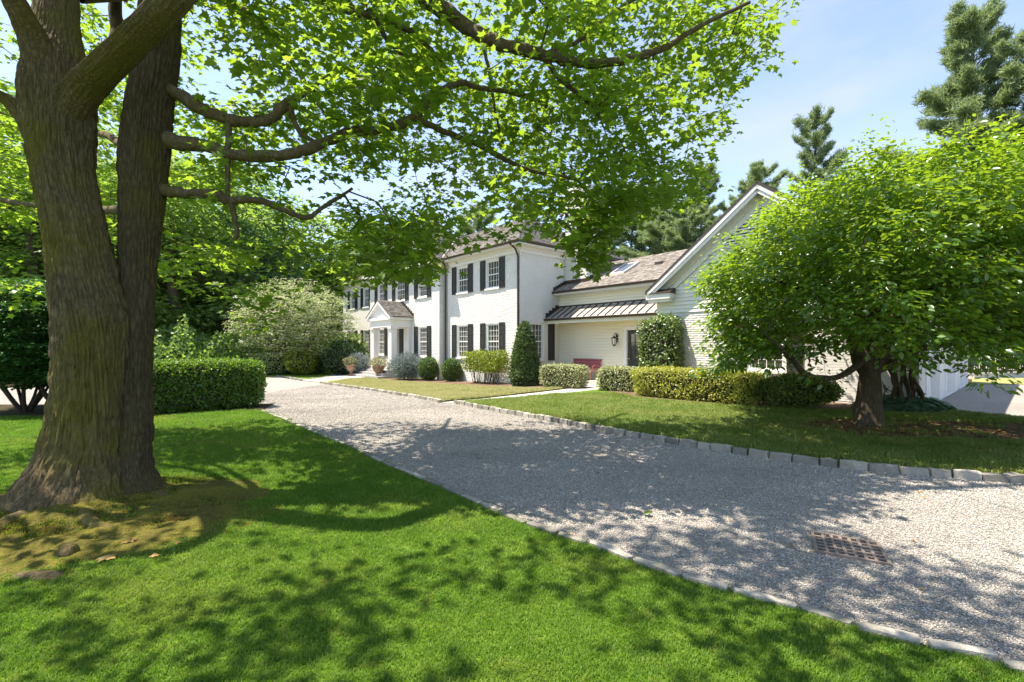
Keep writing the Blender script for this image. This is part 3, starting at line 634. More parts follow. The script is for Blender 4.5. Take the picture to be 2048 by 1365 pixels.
# cornice: frieze board, soffit, crown and gutter along an eave
def cornice(Pf, s0, s1, over=.45, zt=ZE, e0=0., e1=0., gut=True):
    mb = MB(); mb.box(s0, s1, .004, .05, zt-.42, zt-.16, Pf); mb.box(s0, s1, .05, .11, zt-.27, zt-.16, Pf); mb.box(s0-e0, s1+e1, .0, over-.02, zt-.16, zt-.115, Pf); mb.box(s0-e0, s1+e1, over-.06, over-.018, zt-.114, zt-.01, Pf)
    hb(mb, 'cornice', M_trim)
    if gut:
        mb = MB(); t = np.linspace(0, math.pi, 7); prof = [(over+.05-.065*math.cos(a), zt-.005-.085*math.sin(a)) for a in t]+[(over+.10, zt+.0), (over-.0, zt+.0)]
        mb.prism([Pf(s0-e0, d, z) for d, z in prof], np.array(Pf(s1+e1, 0, 0))-np.array(Pf(s0-e0, 0, 0))); hb(mb, 'gutter', M_gutter)
cornice(front(YR), XC1+.42, XS, e1=.46); cornice(front(YR), XL, XC0-.45)
cornice(rside(XS), YR, 15.93, e0=.02); cornice(rside(XC1), YC+.0, YR-.02, .4, gut=False)
# roofs: hip over the main body, cross gable over the centre
x0, x1, y0, y1 = XL-.45, XS+.47, YR-.47, 21.4; zr = ZE+(17-y0)*.6
shingles('roof', (x0, y0, ZE), (x1, y0, ZE), (x1-4.3, 17., zr), (x0+4.3, 17., zr))
shingles('roof', (x1, y0, ZE), (x1, y1, ZE), (x1-4.3, 17., zr), (x1-4.3, 17., zr), expo=.16)
mb = MB(); mb.poly([(x1, y1, ZE), (x0, y1, ZE), (x0+4.3, 17, zr), (x1-4.3, 17, zr)]); mb.poly([(x0, y1, ZE), (x0, y0, ZE), (x0+4.3, 17, zr)]); hb(mb, 'roof', M_shingle)
mb = MB(); mb.prism([(x1+.02, y0, ZE-.1), (x1+.02, y0, ZE+.01), (x1-.4, y0, ZE-.1)], (0, y1-y0, 0)); hb(mb, 'side_gutter', M_gutter)
xc = (XC0+XC1)/2; ex = 4.83; zc = ZE+.02+ex*GA
shingles('roof', (xc+ex, 12.27, ZE+.02), (xc+ex, 17.2, ZE+.02), (xc, 17.2, zc), (xc, 12.27, zc))
shingles('roof', (xc-ex, 17.2, ZE+.02), (xc-ex, 12.27, ZE+.02), (xc, 12.27, zc), (xc, 17.2, zc), expo=.3)
mb = MB(); mb.tube([(xc+ex-.1, 12.72, ZE+.09), (xc+.2, 17.0-.2, zc+.0)], .035, 5); hb(mb, 'valley_flashing', M_lead)
mb = MB(); mb.prism([(XC0+.2, YC-.03, ZE), (XC1-.2, YC-.03, ZE), (xc, YC-.03, zc-.3)], (0, .1, 0)); ped = hb(mb, 'pediment', M_trim)
for s in (-1, 1):
    mb = MB(); n = np.array([s*GA, 0, 1])/math.hypot(1, GA)
    for (d0, d1, a, b) in ((12.30, 12.37, -.22, -.02), (12.37, YC-.03, -.06, -.02), (YC-.1, YC-.03, -.5, -.2)):
        p = [np.array([xc+s*ex, d0, ZE+.02])+n*a, np.array([xc, d0, zc])+n*a, np.array([xc, d0, zc])+n*b, np.array([xc+s*ex, d0, ZE+.02])+n*b]; mb.prism(p, (0, d1-d0, 0))
    hb(mb, 'rake_board', M_trim, ped)
mb = MB(); mb.box(XC0-.3, XC1+.38, .0, .42, ZE-.16, ZE-.02, front(YC)); mb.box(XC0, XC1, .004, .06, ZE-.5, ZE-.16, front(YC)); hb(mb, 'cornice', M_trim)
for pth in ([(XC1+.5, YR-.55, 5.93), (XC1+.28, YR-.25, 5.7), (XC1+.12, YR-.1, 5.35), (XC1+.12, YR-.1, -.3)], [(XS-.12, YR-.5, 5.93), (XS-.07, YR-.2, 5.7), (XS-.07, YR-.06, 5.4), (XS-.07, YR-.06, -.3)]):
    mb = MB(); mb.tube(pth, .045, 8); hb(mb, 'downspout', M_gutter)
# chimney
mb = MB(); cx0, cx1, cy0, cy1 = -14.70, -13.32, 15.95, 16.95; mb.box(cx0, cx1, cy0, cy1, ZG, 8.55); ch = hb(mb, 'chimney', M_brick)
bricks(ch, front(cy0), cx0+.02, cx1, 3.6, 8.5, []); bricks(ch, rside(cx1), cy0, cy1, 3.6, 8.5, [])
mb = MB(); mb.box(cx0-.06, cx1+.06, cy0-.06, cy1+.06, 8.55, 8.72); mb.box(cx0-.02, cx1+.02, cy0-.02, cy1+.02, 8.72, 8.86); hb(mb, 'cap', M_brick, ch)
# entrance portico
px, pw, pf, pz = -25.03, 1.42, 11.3, 3.12
for cx in (px-1.18, px+1.18):
    mb = MB(); y = 11.66
    mb.box(cx-.16, cx+.16, y-.16, y+.16, .28, 2.40); mb.box(cx-.21, cx+.21, y-.21, y+.21, .10, .28); mb.box(cx-.19, cx+.19, y-.19, y+.19, 2.40, 2.46); mb.box(cx-.23, cx+.23, y-.23, y+.23, 2.46, 2.55); hb(mb, 'column', M_trim)
    mb = MB(); mb.box(cx-.15, cx+.15, YC-.14, YC-.002, .10, 2.55); hb(mb, 'pilaster', M_trim)
mb = MB(); mb.box(px-1.36, px+1.36, 11.44, 11.84, 2.55, 2.95)
for s in (-1, 1): mb.box(px+s*1.18-.18, px+s*1.18+.18, 11.84, YC, 2.55, 2.95)
mb.box(px-1.5, px+1.5, 11.34, YC, 2.95, 3.10); hb(mb, 'entablature', M_trim)
pa = pz+(pw+.2)*.6
mb = MB(); mb.prism([(px-1.4, 11.46, 3.1), (px+1.4, 11.46, 3.1), (px, 11.46, pa-.16)], (0, .1, 0)); tp = hb(mb, 'portico_gable', M_trim)
for s in (-1, 1):
    mb = MB(); e = pw+.2; a = [np.array([px+s*e, 11.28, pz-.0]), np.array([px, 11.28, pa])]; mb.prism([a[0]+[0, 0, -.16], a[1]+[0, 0, -.16], a[1]+[0, 0, -.02], a[0]+[0, 0, -.02]], (0, .19, 0)); hb(mb, 'rake_board', M_trim, tp)
shingles('portico_roof', (px+pw+.22, 11.26, pz), (px+pw+.22, YC, pz), (px, YC, pa+.02), (px, 11.26, pa+.02), expo=.14)
shingles('portico_roof', (px-pw-.22, YC, pz), (px-pw-.22, 11.26, pz), (px, 11.26, pa+.02), (px, YC, pa+.02), expo=.14)
mb = MB()
for k in range(9):
    f = k/8; x = px+(pw+.1)*(1-f); mb.box(x-.1, x+.1, YC-.03, YC-.005, pz+f*.9+.02, pz+f*.9+.26)
hb(mb, 'step_flashing', M_gutter)
mb = MB()
for k, (a, b) in enumerate(((.55, .10), (.9, -.04), (1.25, -.18))): mb.box(px-1.5-.12*k, px+1.5+.12*k, 11.42-a+.35, YC, -.55, b)
hb(mb, 'front_steps', plain('grey_step_stone', (.36, .34, .32), .8, .2, 6.))

# side wing with clapboard walls, porch canopy of standing-seam copper --------
YV, XG0 = 15.6, -8.73
Pv = front(YV); dx0, dx1 = -10.98, -10.08
oV = [(dx0-.0, dx1, .06, 2.16)]
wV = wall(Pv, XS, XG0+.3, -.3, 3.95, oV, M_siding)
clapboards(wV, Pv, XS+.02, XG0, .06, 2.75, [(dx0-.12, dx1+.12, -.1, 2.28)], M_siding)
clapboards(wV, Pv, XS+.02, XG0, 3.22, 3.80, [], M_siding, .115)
mb = MB(); mb.box(XS-.1, XG0, -.0, .38, 3.83, 3.88, Pv); mb.box(XS-.1, XG0, .34, .38, 3.88, 3.99, Pv); mb.box(XS, XG0, .004, .05, 3.78, 3.83, Pv); hb(mb, 'cornice', M_trim)
zv = lambda y: 4.0+(y-15.17)*.5
shingles('roof', (XS-.0, 15.17, 4.0), (XG0+3.3, 15.17, 4.0), (XG0+3.3, 18.5, zv(18.5)), (XS-.0, 18.5, zv(18.5)), expo=.14)
mb = MB(); mb.poly([(XS, 18.5, zv(18.5)), (XG0+3, 18.5, zv(18.5)), (XG0+3, 22, 3.9), (XS, 22, 3.9)]); hb(mb, 'roof', M_shingle)
mb = MB(); t = np.linspace(0, math.pi, 7); mb.prism([(XS+.02, 15.14+.06*math.cos(a), 3.99-.08*math.sin(a)) for a in t], (XG0-XS+.1, 0, 0)); hb(mb, 'gutter', M_gutter)
mb = MB()
for k in range(5): x = XS+.05; y = 15.2+k*.16; mb.box(x-.045, x-.005, y, y+.17, 4.0+k*.08, 4.22+k*.08) ; 
for k in range(6): y = 15.97+k*.17; mb.box(cx1+.005, cx1+.03, y, y+.18, zv(y)-.02, zv(y)+.24)
mb.box(cx0+.05, cx1+.02, cy0-.03, cy0-.004, zv(15.95)-.02, zv(15.95)+.18); hb(mb, 'step_flashing', M_gutter)
mb = MB()
for k in range(4): y = 14.7+k*.21; mb.box(XS+.005, XS+.03, y, y+.22, 2.72+k*.13, 3.0+k*.13)
hb(mb, 'step_flashing', M_gutter)
# skylight and roof vent
def on_roof(x, y, h): return (x, y, zv(y)+h)
mb = MB(); sx0, sx1, sy0, sy1 = -12.35, -11.6, 16.3, 17.45
for a, b, c, d in ((sx0, sx0+.07, sy0, sy1), (sx1-.07, sx1, sy0, sy1), (sx0+.07, sx1-.07, sy0, sy0+.07), (sx0+.07, sx1-.07, sy1-.07, sy1)):
    mb.hexa([on_roof(a, c, .0), on_roof(b, c, .0), on_roof(b, d, .0), on_roof(a, d, .0), on_roof(a, c, .12), on_roof(b, c, .12), on_roof(b, d, .12), on_roof(a, d, .12)])
sk = hb(mb, 'skylight', M_lead); mb = MB(); mb.poly([on_roof(sx0+.07, sy0+.07, .09), on_roof(sx1-.07, sy0+.07, .09), on_roof(sx1-.07, sy1-.07, .09), on_roof(sx0+.07, sy1-.07, .09)]); hb(mb, 'glass', M_glass, sk)
mb = MB(); mb.hexa([on_roof(-10.5, 16.9, 0), on_roof(-10.2, 16.9, 0), on_roof(-10.2, 17.2, 0), on_roof(-10.5, 17.2, 0), on_roof(-10.5, 16.9, .14), on_roof(-10.2, 16.9, .14), on_roof(-10.2, 17.2, .02), on_roof(-10.5, 17.2, .02)]); hb(mb, 'roof_vent', M_gutter)
# canopy
cy, cz0, cz1 = 14.66, 2.72, 3.27; npan = 16
for k in range(npan):
    a = XS+.03+(XG0-XS-.03)*k/npan; b = XS+.03+(XG0-XS-.03)*(k+1)/npan
    mb = MB(); mb.hexa([(a, cy, cz0), (b, cy, cz0), (b, YV, cz1), (a, YV, cz1), (a, cy, cz0+.015), (b, cy, cz0+.015), (b, YV, cz1+.015), (a, YV, cz1+.015)])
    hb(mb, 'roof_panel', M_copper)
mb = MB()
for k in range(npan+1):
    a = XS+.03+(XG0-XS-.03)*k/npan; a = min(max(a, XS+.045), XG0-.01)
    mb.hexa([(a-.014, cy, cz0+.012), (a+.014, cy, cz0+.012), (a+.014, YV-.002, cz1+.012), (a-.014, YV-.002, cz1+.012), (a-.012, cy, cz0+.06), (a+.012, cy, cz0+.06), (a+.012, YV-.002, cz1+.06), (a-.012, YV-.002, cz1+.06)])
mb.box(XS+.03, XG0, YV-.03, YV-.004, cz1+.0, cz1+.10); hb(mb, 'standing_seams', M_gutter)
mb = MB(); mb.prism([(XS+.0, cy-.04+.06*math.cos(a), cz0+.0-.085*math.sin(a)) for a in t], (XG0-XS, 0, 0)); hb(mb, 'gutter', M_gutter)
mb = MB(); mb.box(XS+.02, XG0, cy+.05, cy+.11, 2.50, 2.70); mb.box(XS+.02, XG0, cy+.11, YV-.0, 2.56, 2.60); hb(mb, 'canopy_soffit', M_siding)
# porch door
mb = MB(); mb.box(dx0+.03, dx1-.03, -.12, -.07, .08, .95, Pv); mb.box(dx0+.03, dx0+.15, -.12, -.07, .95, 2.13, Pv); mb.box(dx1-.15, dx1-.03, -.12, -.07, .95, 2.13, Pv); mb.box(dx0+.15, dx1-.15, -.12, -.07, 2.0, 2.13, Pv)
mb.box(dx0+.15, dx1-.15, -.07, -.055, .28, .80, Pv)
pd = hb(mb, 'porch_door', M_door); mb = MB(); mb.box(dx0+.15, dx1-.15, -.105, -.095, .95, 2.0, Pv); hb(mb, 'glass', M_glass, pd)
mb = MB(); a, b = dx0+.15, dx1-.15
for k in (1, 2): x = a+(b-a)*k/3; mb.box(x-.01, x+.01, -.094, -.072, .95, 2.0, Pv)
for k in (1, 2): z = .95+1.05*k/3; mb.box(a, b, -.0935, -.074, z-.01, z+.01, Pv)
hb(mb, 'muntins', M_door, pd); mb = MB(); mb.tube([(dx0+.09, YV+.06, 1.0), (dx0+.09, YV-.02, 1.0), (dx0+.19, YV-.03, 1.0)], .014, 6); hb(mb, 'handle', M_copper, pd)
mb = MB()
for a, b in ((dx0-.11, dx0+.03), (dx1-.03, dx1+.11)): mb.box(a, b, -.15, .035, .06, 2.16, Pv)
mb.box(dx0-.11, dx1+.11, -.15, .036, 2.162, 2.28, Pv); hb(mb, 'door_frame', M_trim)
mb = MB(); mb.box(XS+.02, XG0-.05, 14.45, YV-.01, -.4, .06); mb.box(-12.4, -10.4, 14.1, 14.448, -.4, -.04); hb(mb, 'porch_floor', M_path)

# garage wing, gable to the front, three doors on the right-hand side ---------
YG, XG1, XM = 14.2, -1.85, -5.29
GS = 2.85/3.63; zA = 6.24; zE = 3.39
Pg = front(YG); oG = [(-5.72, -4.68, .83, 2.45)]
zt = lambda s: zE-.12+(3.63-abs(s-XM))*GS
wG = wall(Pg, XG0, XG1, -.3, 3.2, oG, M_brick, top=[(XG0, 0, 3.2), (XG1, 0, 3.2), (XM, 0, zA-.3)])
bricks(wG, Pg, XG0+.01, XG1, -.2, 2.62, oG, single=lambda s, z: s > -4.6 and .1 < z < 1.75)
clapboards(wG, Pg, XG0, XG1, 2.64, 5.9, [], M_white, .125, gap=.008, lim=lambda z: (max(XG0, XM-max(0, (zA-.42-z)/GS)), min(XG1, XM+max(0, (zA-.42-z)/GS))))
window(Pg, -5.72, -4.68, .83, 2.45, 4, 6)
for m in (-5.95, -4.45): shutter(Pg, m-.19, m+.19, .8, 2.5)
# louvred vent in the peak
zL = zA-.62; lv = MB(); hv = 1.0; zb = zL-hv
lv.prism([(XM-hv/GS, YG-.028, zb), (XM+hv/GS, YG-.028, zb), (XM, YG-.028, zL)], (0, .004, 0)); lo_ = hb(lv, 'gable_louvre', M_shutter)
for k in range(11):
    z = zb+.03+k*.09; w_ = (zL-.03-z)/GS
    if w_ > .12: mb = MB(); mb.hexa([(XM-w_, YG-.06, z), (XM+w_, YG-.06, z), (XM+w_, YG-.045, z), (XM-w_, YG-.045, z), (XM-w_+.05, YG-.042, z+.055), (XM+w_-.05, YG-.042, z+.055), (XM+w_-.05, YG-.03, z+.055), (XM-w_+.05, YG-.03, z+.055)]); hb(mb, 'slat', M_trim, lo_)
mb = MB(); mb.box(XM-.05, XM+.05, YG-.075, YG-.03, zb, zL-.1); mb.box(XM-hv/GS-.1, XM+hv/GS+.1, YG-.08, YG-.03, zb-.08, zb); hb(mb, 'louvre_frame', M_trim, lo_)
oD = [(15.1, 17.5, 0., 2.35), (18.6, 21.06, 0., 2.35), (22.06, 24.7, 0., 2.35)]
Pr = rside(XG1); wD = wall(Pr, YG, 25.3, -.3, 3.3, oD, M_brick); bricks(wD, Pr, YG+.01, 25.3, -.2, 2.9, oD)
for (a, b, c, d) in oD:
    mb = MB(); mb.box(a, b, -.24, -.18, c-.2, d, Pr)
    for k in range(4):
        for q in range(4): s0 = a+.1+(b-a-.1)*q/4; z0 = c+.08+k*(d-c)/4; mb.box(s0, s0+(b-a)/4-.12, -.18, -.165, z0, z0+(d-c)/4-.12, Pr)
    gd = hb(mb, 'garage_door', M_trim)
    mb = MB(); mb.box(a-.0, a+.09, -.18, .02, -.05, d, Pr); mb.box(b-.09, b, -.18, .02, -.05, d, Pr); mb.box(a+.09, b-.09, -.18, .021, d-.1, d, Pr); hb(mb, 'jamb', M_trim, gd)
mb = MB(); mb.box(18.1, 18.2, .012, .05, 1.15, 1.4, Pr); hb(mb, 'keypad', M_shutter)
mb = MB(); mb.box(XG0, XG1, 25.2, 25.3, -.3, 3.3); mb.box(XG0, XG0+.1, YG+.2, 25.2, -.3, 3.3); hb(mb, 'rear_wall', M_white)
for s in (-1, 1):                                        # roof slabs and rakes
    n = np.array([s*GS, 0, 1])/math.hypot(1, GS); e = np.array([XM+s*3.65, 13.85, zE]); a = np.array([XM, 13.85, zE+3.65*GS])
    if s > 0: shingles('roof', e, e+[0, 11.8, 0], a+[0, 11.8, 0], a, expo=.3)
    else: shingles('roof', e+[0, 11.8, 0], e, a, a+[0, 11.8, 0], expo=.3)
    mb = MB(); mb.prism([e-n*.06, a-n*.06, a+n*.012, e+n*.012], (0, -.06, 0)); hb(mb, 'roof_edge', M_gutter)
    mb = MB()
    for (d0, d1, b0, b1) in ((13.83, 13.88, -.26, -.062), (13.80, 13.83, -.16, -.062), (13.88, YG, -.12, -.07), (YG-.07, YG-.03, -.52, -.12), (YG-.11, YG-.07, -.36, -.12)):
        mb.prism([e+[0, d0-13.85, 0]+n*b0, a+[0, d0-13.85, 0]+n*b0, a+[0, d0-13.85, 0]+n*b1, e+[0, d0-13.85, 0]+n*b1], (0, d1-d0, 0))
    hb(mb, 'rake_board', M_trim)
    x = XM+s*3.65; i_ = XM+s*2.75; lo, hi = min(x, i_), max(x, i_)
    mb = MB(); mb.box(lo, hi, 13.84, YG-.002, 3.12, 3.30); mb.box(lo+.04, hi-.04, 13.9, YG-.003, 3.02, 3.12); rt = hb(mb, 'cornice_return', M_trim)
    mb = MB(); mb.hexa([(lo, 13.8, 3.30), (hi+(.03 if s < 0 else 0), 13.8, 3.30), (hi+(.03 if s < 0 else 0), YG-.03, 3.30), (lo, YG-.03, 3.30), (lo, 13.8, 3.33), (hi+(.03 if s < 0 else 0), 13.8, 3.33), (hi+(.03 if s < 0 else 0), YG-.03, 3.5), (lo, YG-.03, 3.5)]); hb(mb, 'return_roof', M_gutter, rt)
mb = MB(); mb.prism([(XG1+.22+.06*math.cos(q), 13.9, 3.38-.08*math.sin(q)) for q in t], (0, 11.6, 0)); mb.prism([(XG0-.24+.06*math.cos(q), 13.9, 3.38-.08*math.sin(q)) for q in t], (0, 1.6, 0)); hb(mb, 'gutter', M_gutter)
mb = MB(); mb.box(XG1+.0, XG1+.2, YG-.3, 25.5, 3.2, 3.28); hb(mb, 'soffit', M_trim)
# ------------------------------------------------------------------ plant materials
def bark_mat(name, furrow, mid, ridge, moss, moss_amt, vs=(28, 28, 7), bd=.03, lichen=None):
    k = NT(name); p = k.pos(vs); q = k.pos()
    w = k.n('ShaderNodeTexVoronoi', {'Vector': k.n('ShaderNodeVectorMath', {0: p, 1: k.n('ShaderNodeTexNoise', {'Vector': p, 'Scale': .6, 'Detail': 3}).outputs['Color']}, operation='ADD').outputs[0], 'Scale': 1.}, feature='DISTANCE_TO_EDGE').outputs[0]
    f = k.mix(.45, w, k.noise(5., 6, p, .65)); c = k.ramp(f, [(.08, furrow), (.28, mid), (.6, ridge)])
    mm = k.n('ShaderNodeMapRange', {'Value': k.noise(1.7, 5, q, .6), 'From Min': .62-moss_amt, 'From Max': .82-moss_amt}).outputs[0]
    c = k.mix(k.n('ShaderNodeMath', {0: mm, 1: .75}, operation='MULTIPLY').outputs[0], c, k.ramp(k.noise(60., 4, q), [(.3, [m*.6 for m in moss]), (.7, moss)]))
    if lichen: c = k.mix(k.ramp(k.noise(6., 6, q, .7), [(.66, 0.), (.72, .8)]), c, lichen)
    return k.finish(c, .9, k.bump(f, bd, .9), .15)
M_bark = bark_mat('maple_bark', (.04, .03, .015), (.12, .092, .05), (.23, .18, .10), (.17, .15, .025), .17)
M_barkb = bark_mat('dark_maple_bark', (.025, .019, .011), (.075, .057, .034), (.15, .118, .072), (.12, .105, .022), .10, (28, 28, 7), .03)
M_limb = bark_mat('maple_limb_bark', (.045, .034, .02), (.11, .085, .05), (.19, .155, .105), (.14, .125, .025), .10, (18, 18, 6), .012, (.36, .38, .31))
M_bark2 = bark_mat('grey_bark', (.028, .021, .014), (.068, .052, .035), (.125, .10, .07), (.085, .08, .022), .08, (18, 18, 5), .02)
M_twig = plain('twig_bark', (.085, .062, .042), .85, .3, 5.)
M_pinebark = plain('pine_bark', (.10, .07, .052), .9, .35, 4., .02, bscale=20.)
M_stem = plain('dark_stem', (.05, .036, .026), .85, .3, 8.)
M_maple = leaf_mat('maple_leaf', (.06, .13, .014), (.10, .185, .022), (.36, .56, .04), .55, .5, .38, (.24, .28, .03), .5)
M_oval = leaf_mat('glossy_leaf', (.045, .13, .02), (.10, .20, .022), (.38, .58, .03), .48, .9, .33, (.28, .31, .025), .8)
M_privet = leaf_mat('privet_leaf', (.05, .13, .014), (.10, .20, .026), (.28, .48, .04), .38, .7, .35, (.16, .23, .03), .9)
M_box = leaf_mat('boxwood_leaf', (.075, .14, .035), (.13, .20, .055), (.14, .28, .04), .3, .6, .4)
M_yew = leaf_mat('yew_needle', (.065, .11, .04), (.12, .17, .06), (.10, .2, .03), .25, .5, .45)
M_var = leaf_mat('variegated_leaf', (.30, .36, .13), (.58, .58, .36), (.35, .42, .15), .35, .5, .4, (.60, .58, .36), 3.)
M_spirea = leaf_mat('yellow_green_leaf', (.27, .31, .055), (.46, .46, .11), (.55, .6, .1), .42, .4, .4, (.58, .54, .17), .9)
M_dkshrub = leaf_mat('dark_shrub_leaf', (.08, .14, .025), (.17, .22, .04), (.18, .3, .03), .35, .5, .4)
M_spruce = leaf_mat('blue_spruce_needle', (.15, .19, .19), (.27, .31, .31), (.2, .28, .25), .25, .4, .5)
M_dogwood = leaf_mat('dogwood_leaf', (.20, .27, .10), (.36, .42, .20), (.38, .5, .18), .4, .5, .4)
M_bract = leaf_mat('dogwood_bract', (.66, .66, .50), (.80, .79, .68), (.7, .7, .5), .3, .3, .5)
M_ivy = leaf_mat('climber_leaf', (.11, .19, .055), (.27, .34, .13), (.22, .36, .06), .35, .9, .3)
M_loose = leaf_mat('loose_shrub_leaf', (.14, .21, .03), (.28, .33, .05), (.34, .42, .04), .42, .4, .4)
M_rhodo = leaf_mat('rhododendron_leaf', (.03, .07, .022), (.06, .11, .035), (.1, .2, .03), .3, .6, .4)
M_euon = leaf_mat('layered_shrub_leaf', (.022, .085, .024), (.045, .13, .035), (.08, .24, .03), .36, .7, .36)
M_hosta = leaf_mat('hosta_leaf', (.08, .17, .09), (.17, .28, .17), (.1, .25, .08), .28, 1., .32)
M_bg = leaf_mat('woodland_leaf', (.12, .21, .05), (.22, .32, .085), (.34, .54, .08), .5, .4, .45, (.2, .27, .05), .25)
M_bg2 = leaf_mat('woodland_leaf_blue', (.085, .17, .075), (.15, .25, .11), (.18, .36, .12), .42, .4, .45, None, .25)
M_pine = leaf_mat('pine_needle', (.15, .235, .11), (.27, .35, .16), (.34, .46, .17), .45, .5, .5, (.22, .25, .11), .35)
M_core = plain('light_block_core', (.03, .028, .015), .95, .3, 8.)  # dark colour of the light-blocking solids added inside shrubs
M_dead = plain('dead_leaf', (.20, .075, .035), .8, .3, 8.)
M_fallen = leaf_mat('fallen_leaf', (.22, .12, .045), (.46, .29, .10), (.3, .18, .05), .25, .4, .5, (.62, .50, .28), 6.)

# ------------------------------------------------------------------ the big maple in the foreground
MT = thing('maple_tree', 'huge maple with mossy twin trunk, its branches arching over the drive', 'tree', (TA[0], TA[1], 0))
OFF = np.array([TA[0], TA[1], 0.])
skel = []
def trunk_surface(ctrl, nth, nz_, seed, flare=None, name='trunk', skel_from=None, mat=None):
    """ctrl: (x,y,z,r) rows; real furrowed relief in the mesh"""
    c = smooth_path([np.array(r, float) for r in ctrl], 10)
    if skel_from is not None: skel.extend(c[int(len(c)*skel_from):, :3])
    L = np.concatenate([[0], np.cumsum(np.linalg.norm(np.diff(c[:, :3], axis=0), axis=1))])
    s = np.linspace(0, L[-1], nz_); C = np.stack([np.interp(s, L, c[:, k]) for k in range(4)], 1)
    th = np.arange(nth)*2*np.pi/nth; S, T = np.meshgrid(s, th, indexing='ij'); r0 = np.repeat(C[:, 3:4], nth, 1)
    ct, st = np.cos(T), np.sin(T); circ = r0*6.
    tw = T+.25*np.sin(S*.8+seed)+.05*vnoise(ct*3, st*3, S*2, seed)*2
    a, b = np.cos(tw), np.sin(tw)
    v = vnoise(a*19*r0/.4, b*19*r0/.4, S*3.6, seed+1); ridge = 1-np.abs(2*v-1)
    v2 = vnoise(a*36*r0/.4, b*36*r0/.4, S*8, seed+2); ridge2 = 1-np.abs(2*v2-1)
    lump = vnoise(a*1.6, b*1.6, S*.9, seed+4)-.5
    r = r0*(1+.16*lump)-.042*np.clip(ridge, .4, 1)*np.clip(r0/.35, .35, 1)-.024*ridge2*np.clip(r0/.35, .35, 1)
    if flare: r = r+flare(T, S)
    X = C[:, 0:1]+r*ct; Y = C[:, 1:2]+r*st; Z = np.repeat(C[:, 2:3], nth, 1)
    V = np.stack([X, Y, Z], -1).reshape(-1, 3)-OFF
    i, k = np.meshgrid(np.arange(nz_-1), np.arange(nth), indexing='ij'); i = i.ravel(); k = k.ravel()
    return link(name, np_mesh(name, V, np.stack([i*nth+k, i*nth+(k+1) % nth, (i+1)*nth+(k+1) % nth, (i+1)*nth+k], 1), mat or M_bark, smooth=True), MT)
def fl(T, S):
    f = np.exp(-S/.36); lobes = .30*np.clip(np.cos(T+2.75), 0, 1)**2*1.2+.24*np.clip(np.cos(T+.55), 0, 1)**4*1.3+.30*np.clip(np.cos(T+1.5), 0, 1)**6+.16*np.clip(np.cos(T-2.2), 0, 1)**3+.12*np.clip(np.cos(T-.8), 0, 1)**3
    return f*(.10+lobes)
DK = .93                                                 # how far off the maple stands
def px3(u, v, Y, rpx):
    Y = Y*DK; p = P(u, v, Y); return (*p, rpx*Y/FPX/math.sqrt(1+((u-UC)/FPX)**2*(1 if rpx > 30 else .4)))
A0 = [(-4.26, 4.60, -.12, .44), px3(176, 960, 4.95, 100)[:2]+(.16, .40), px3(182, 880, 4.95, 92), px3(188, 760, 4.95, 88), px3(186, 640, 4.95, 89), px3(155, 480, 4.95, 80), px3(126, 343, 4.95, 80), px3(116, 230, 4.93, 90), px3(112, 150, 4.92, 84), px3(112, 60, 5.0, 60), px3(118, -60, 5.1, 50), px3(120, -300, 5.4, 40), px3(150, -620, 5.9, 26)]
trunk_surface(A0, 340, 480, 11, fl)
B0 = [(-3.83, 4.74, -.12, .31), px3(252, 950, 5.05, 62), px3(262, 850, 5.1, 50), px3(264, 757, 5.15, 47), px3(270, 640, 5.2, 46), px3(276, 520, 5.25, 47), px3(284, 400, 5.25, 53), px3(288, 305, 5.25, 59), px3(300, 200, 5.25, 55), px3(314, 110, 5.28, 52), px3(322, 0, 5.3, 47), px3(330, -200, 5.5, 40), px3(380, -560, 6.0, 26)]
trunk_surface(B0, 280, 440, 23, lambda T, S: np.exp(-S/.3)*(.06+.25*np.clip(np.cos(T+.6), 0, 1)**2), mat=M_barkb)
def limb(pts, n=10, name='limb', mat=M_limb, per=7, rough=.10, skel_from=.25):
    c = smooth_path([np.array(px3(*p)) for p in pts], per); m = len(c)
    j = rng.normal(size=(m, 3))*np.minimum(c[:, 3:4], .05)*.10; j[0] = 0; Pth = c[:, :3]+j; s = np.arange(m)
    R = c[:, 3]*(1+rough*(vnoise(s*.55, seed=len(skel))-.5)*2)
    V, F = tube_arrays(Pth-OFF, R, n)
    V = V+norm(V-np.repeat(Pth-OFF, n, 0))*(np.repeat(R, n)[:, None]*.16*(vnoise(V[:, 0]*14, V[:, 1]*14, V[:, 2]*14, 5)-.5)[:, None]*2)
    o = link(name, np_mesh(name, V, F, mat, smooth=True), MT); skel.extend(Pth[int(m*skel_from):]); return Pth
trunk_surface([px3(*q) for q in [(110, 260, 4.9, 52), (92, 190, 4.83, 50), (74, 100, 4.7, 43), (42, 30, 4.5, 37), (0, -40, 4.3, 34), (-120, -160, 4.0, 30), (-300, -260, 3.9, 20)]], 90, 150, 31, None, 'limb', .6)
trunk_surface([px3(*q) for q in [(120, 250, 4.9, 58), (150, 195, 4.82, 56), (195, 150, 4.72, 52), (252, 95, 4.6, 48), (316, 32, 4.5, 46), (370, -30, 4.6, 43), (470, -140, 5.3, 36), (620, -190, 6.0, 31), (700, -135, 6.1, 30)]], 100, 220, 37, None, 'limb', .5)
limb([(620, -190, 6.0, 27), (760, -80, 6.1, 20), (856, 0, 6.1, 17), (942, 59, 6.0, 14), (1012, 92, 5.7, 12.5), (1090, 111, 5.8, 11), (1169, 127, 5.9, 9.5), (1247, 121, 5.9, 8), (1329, 96, 5.8, 6.5), (1400, 52, 5.7, 5), (1500, 5, 5.6, 3)], 16)
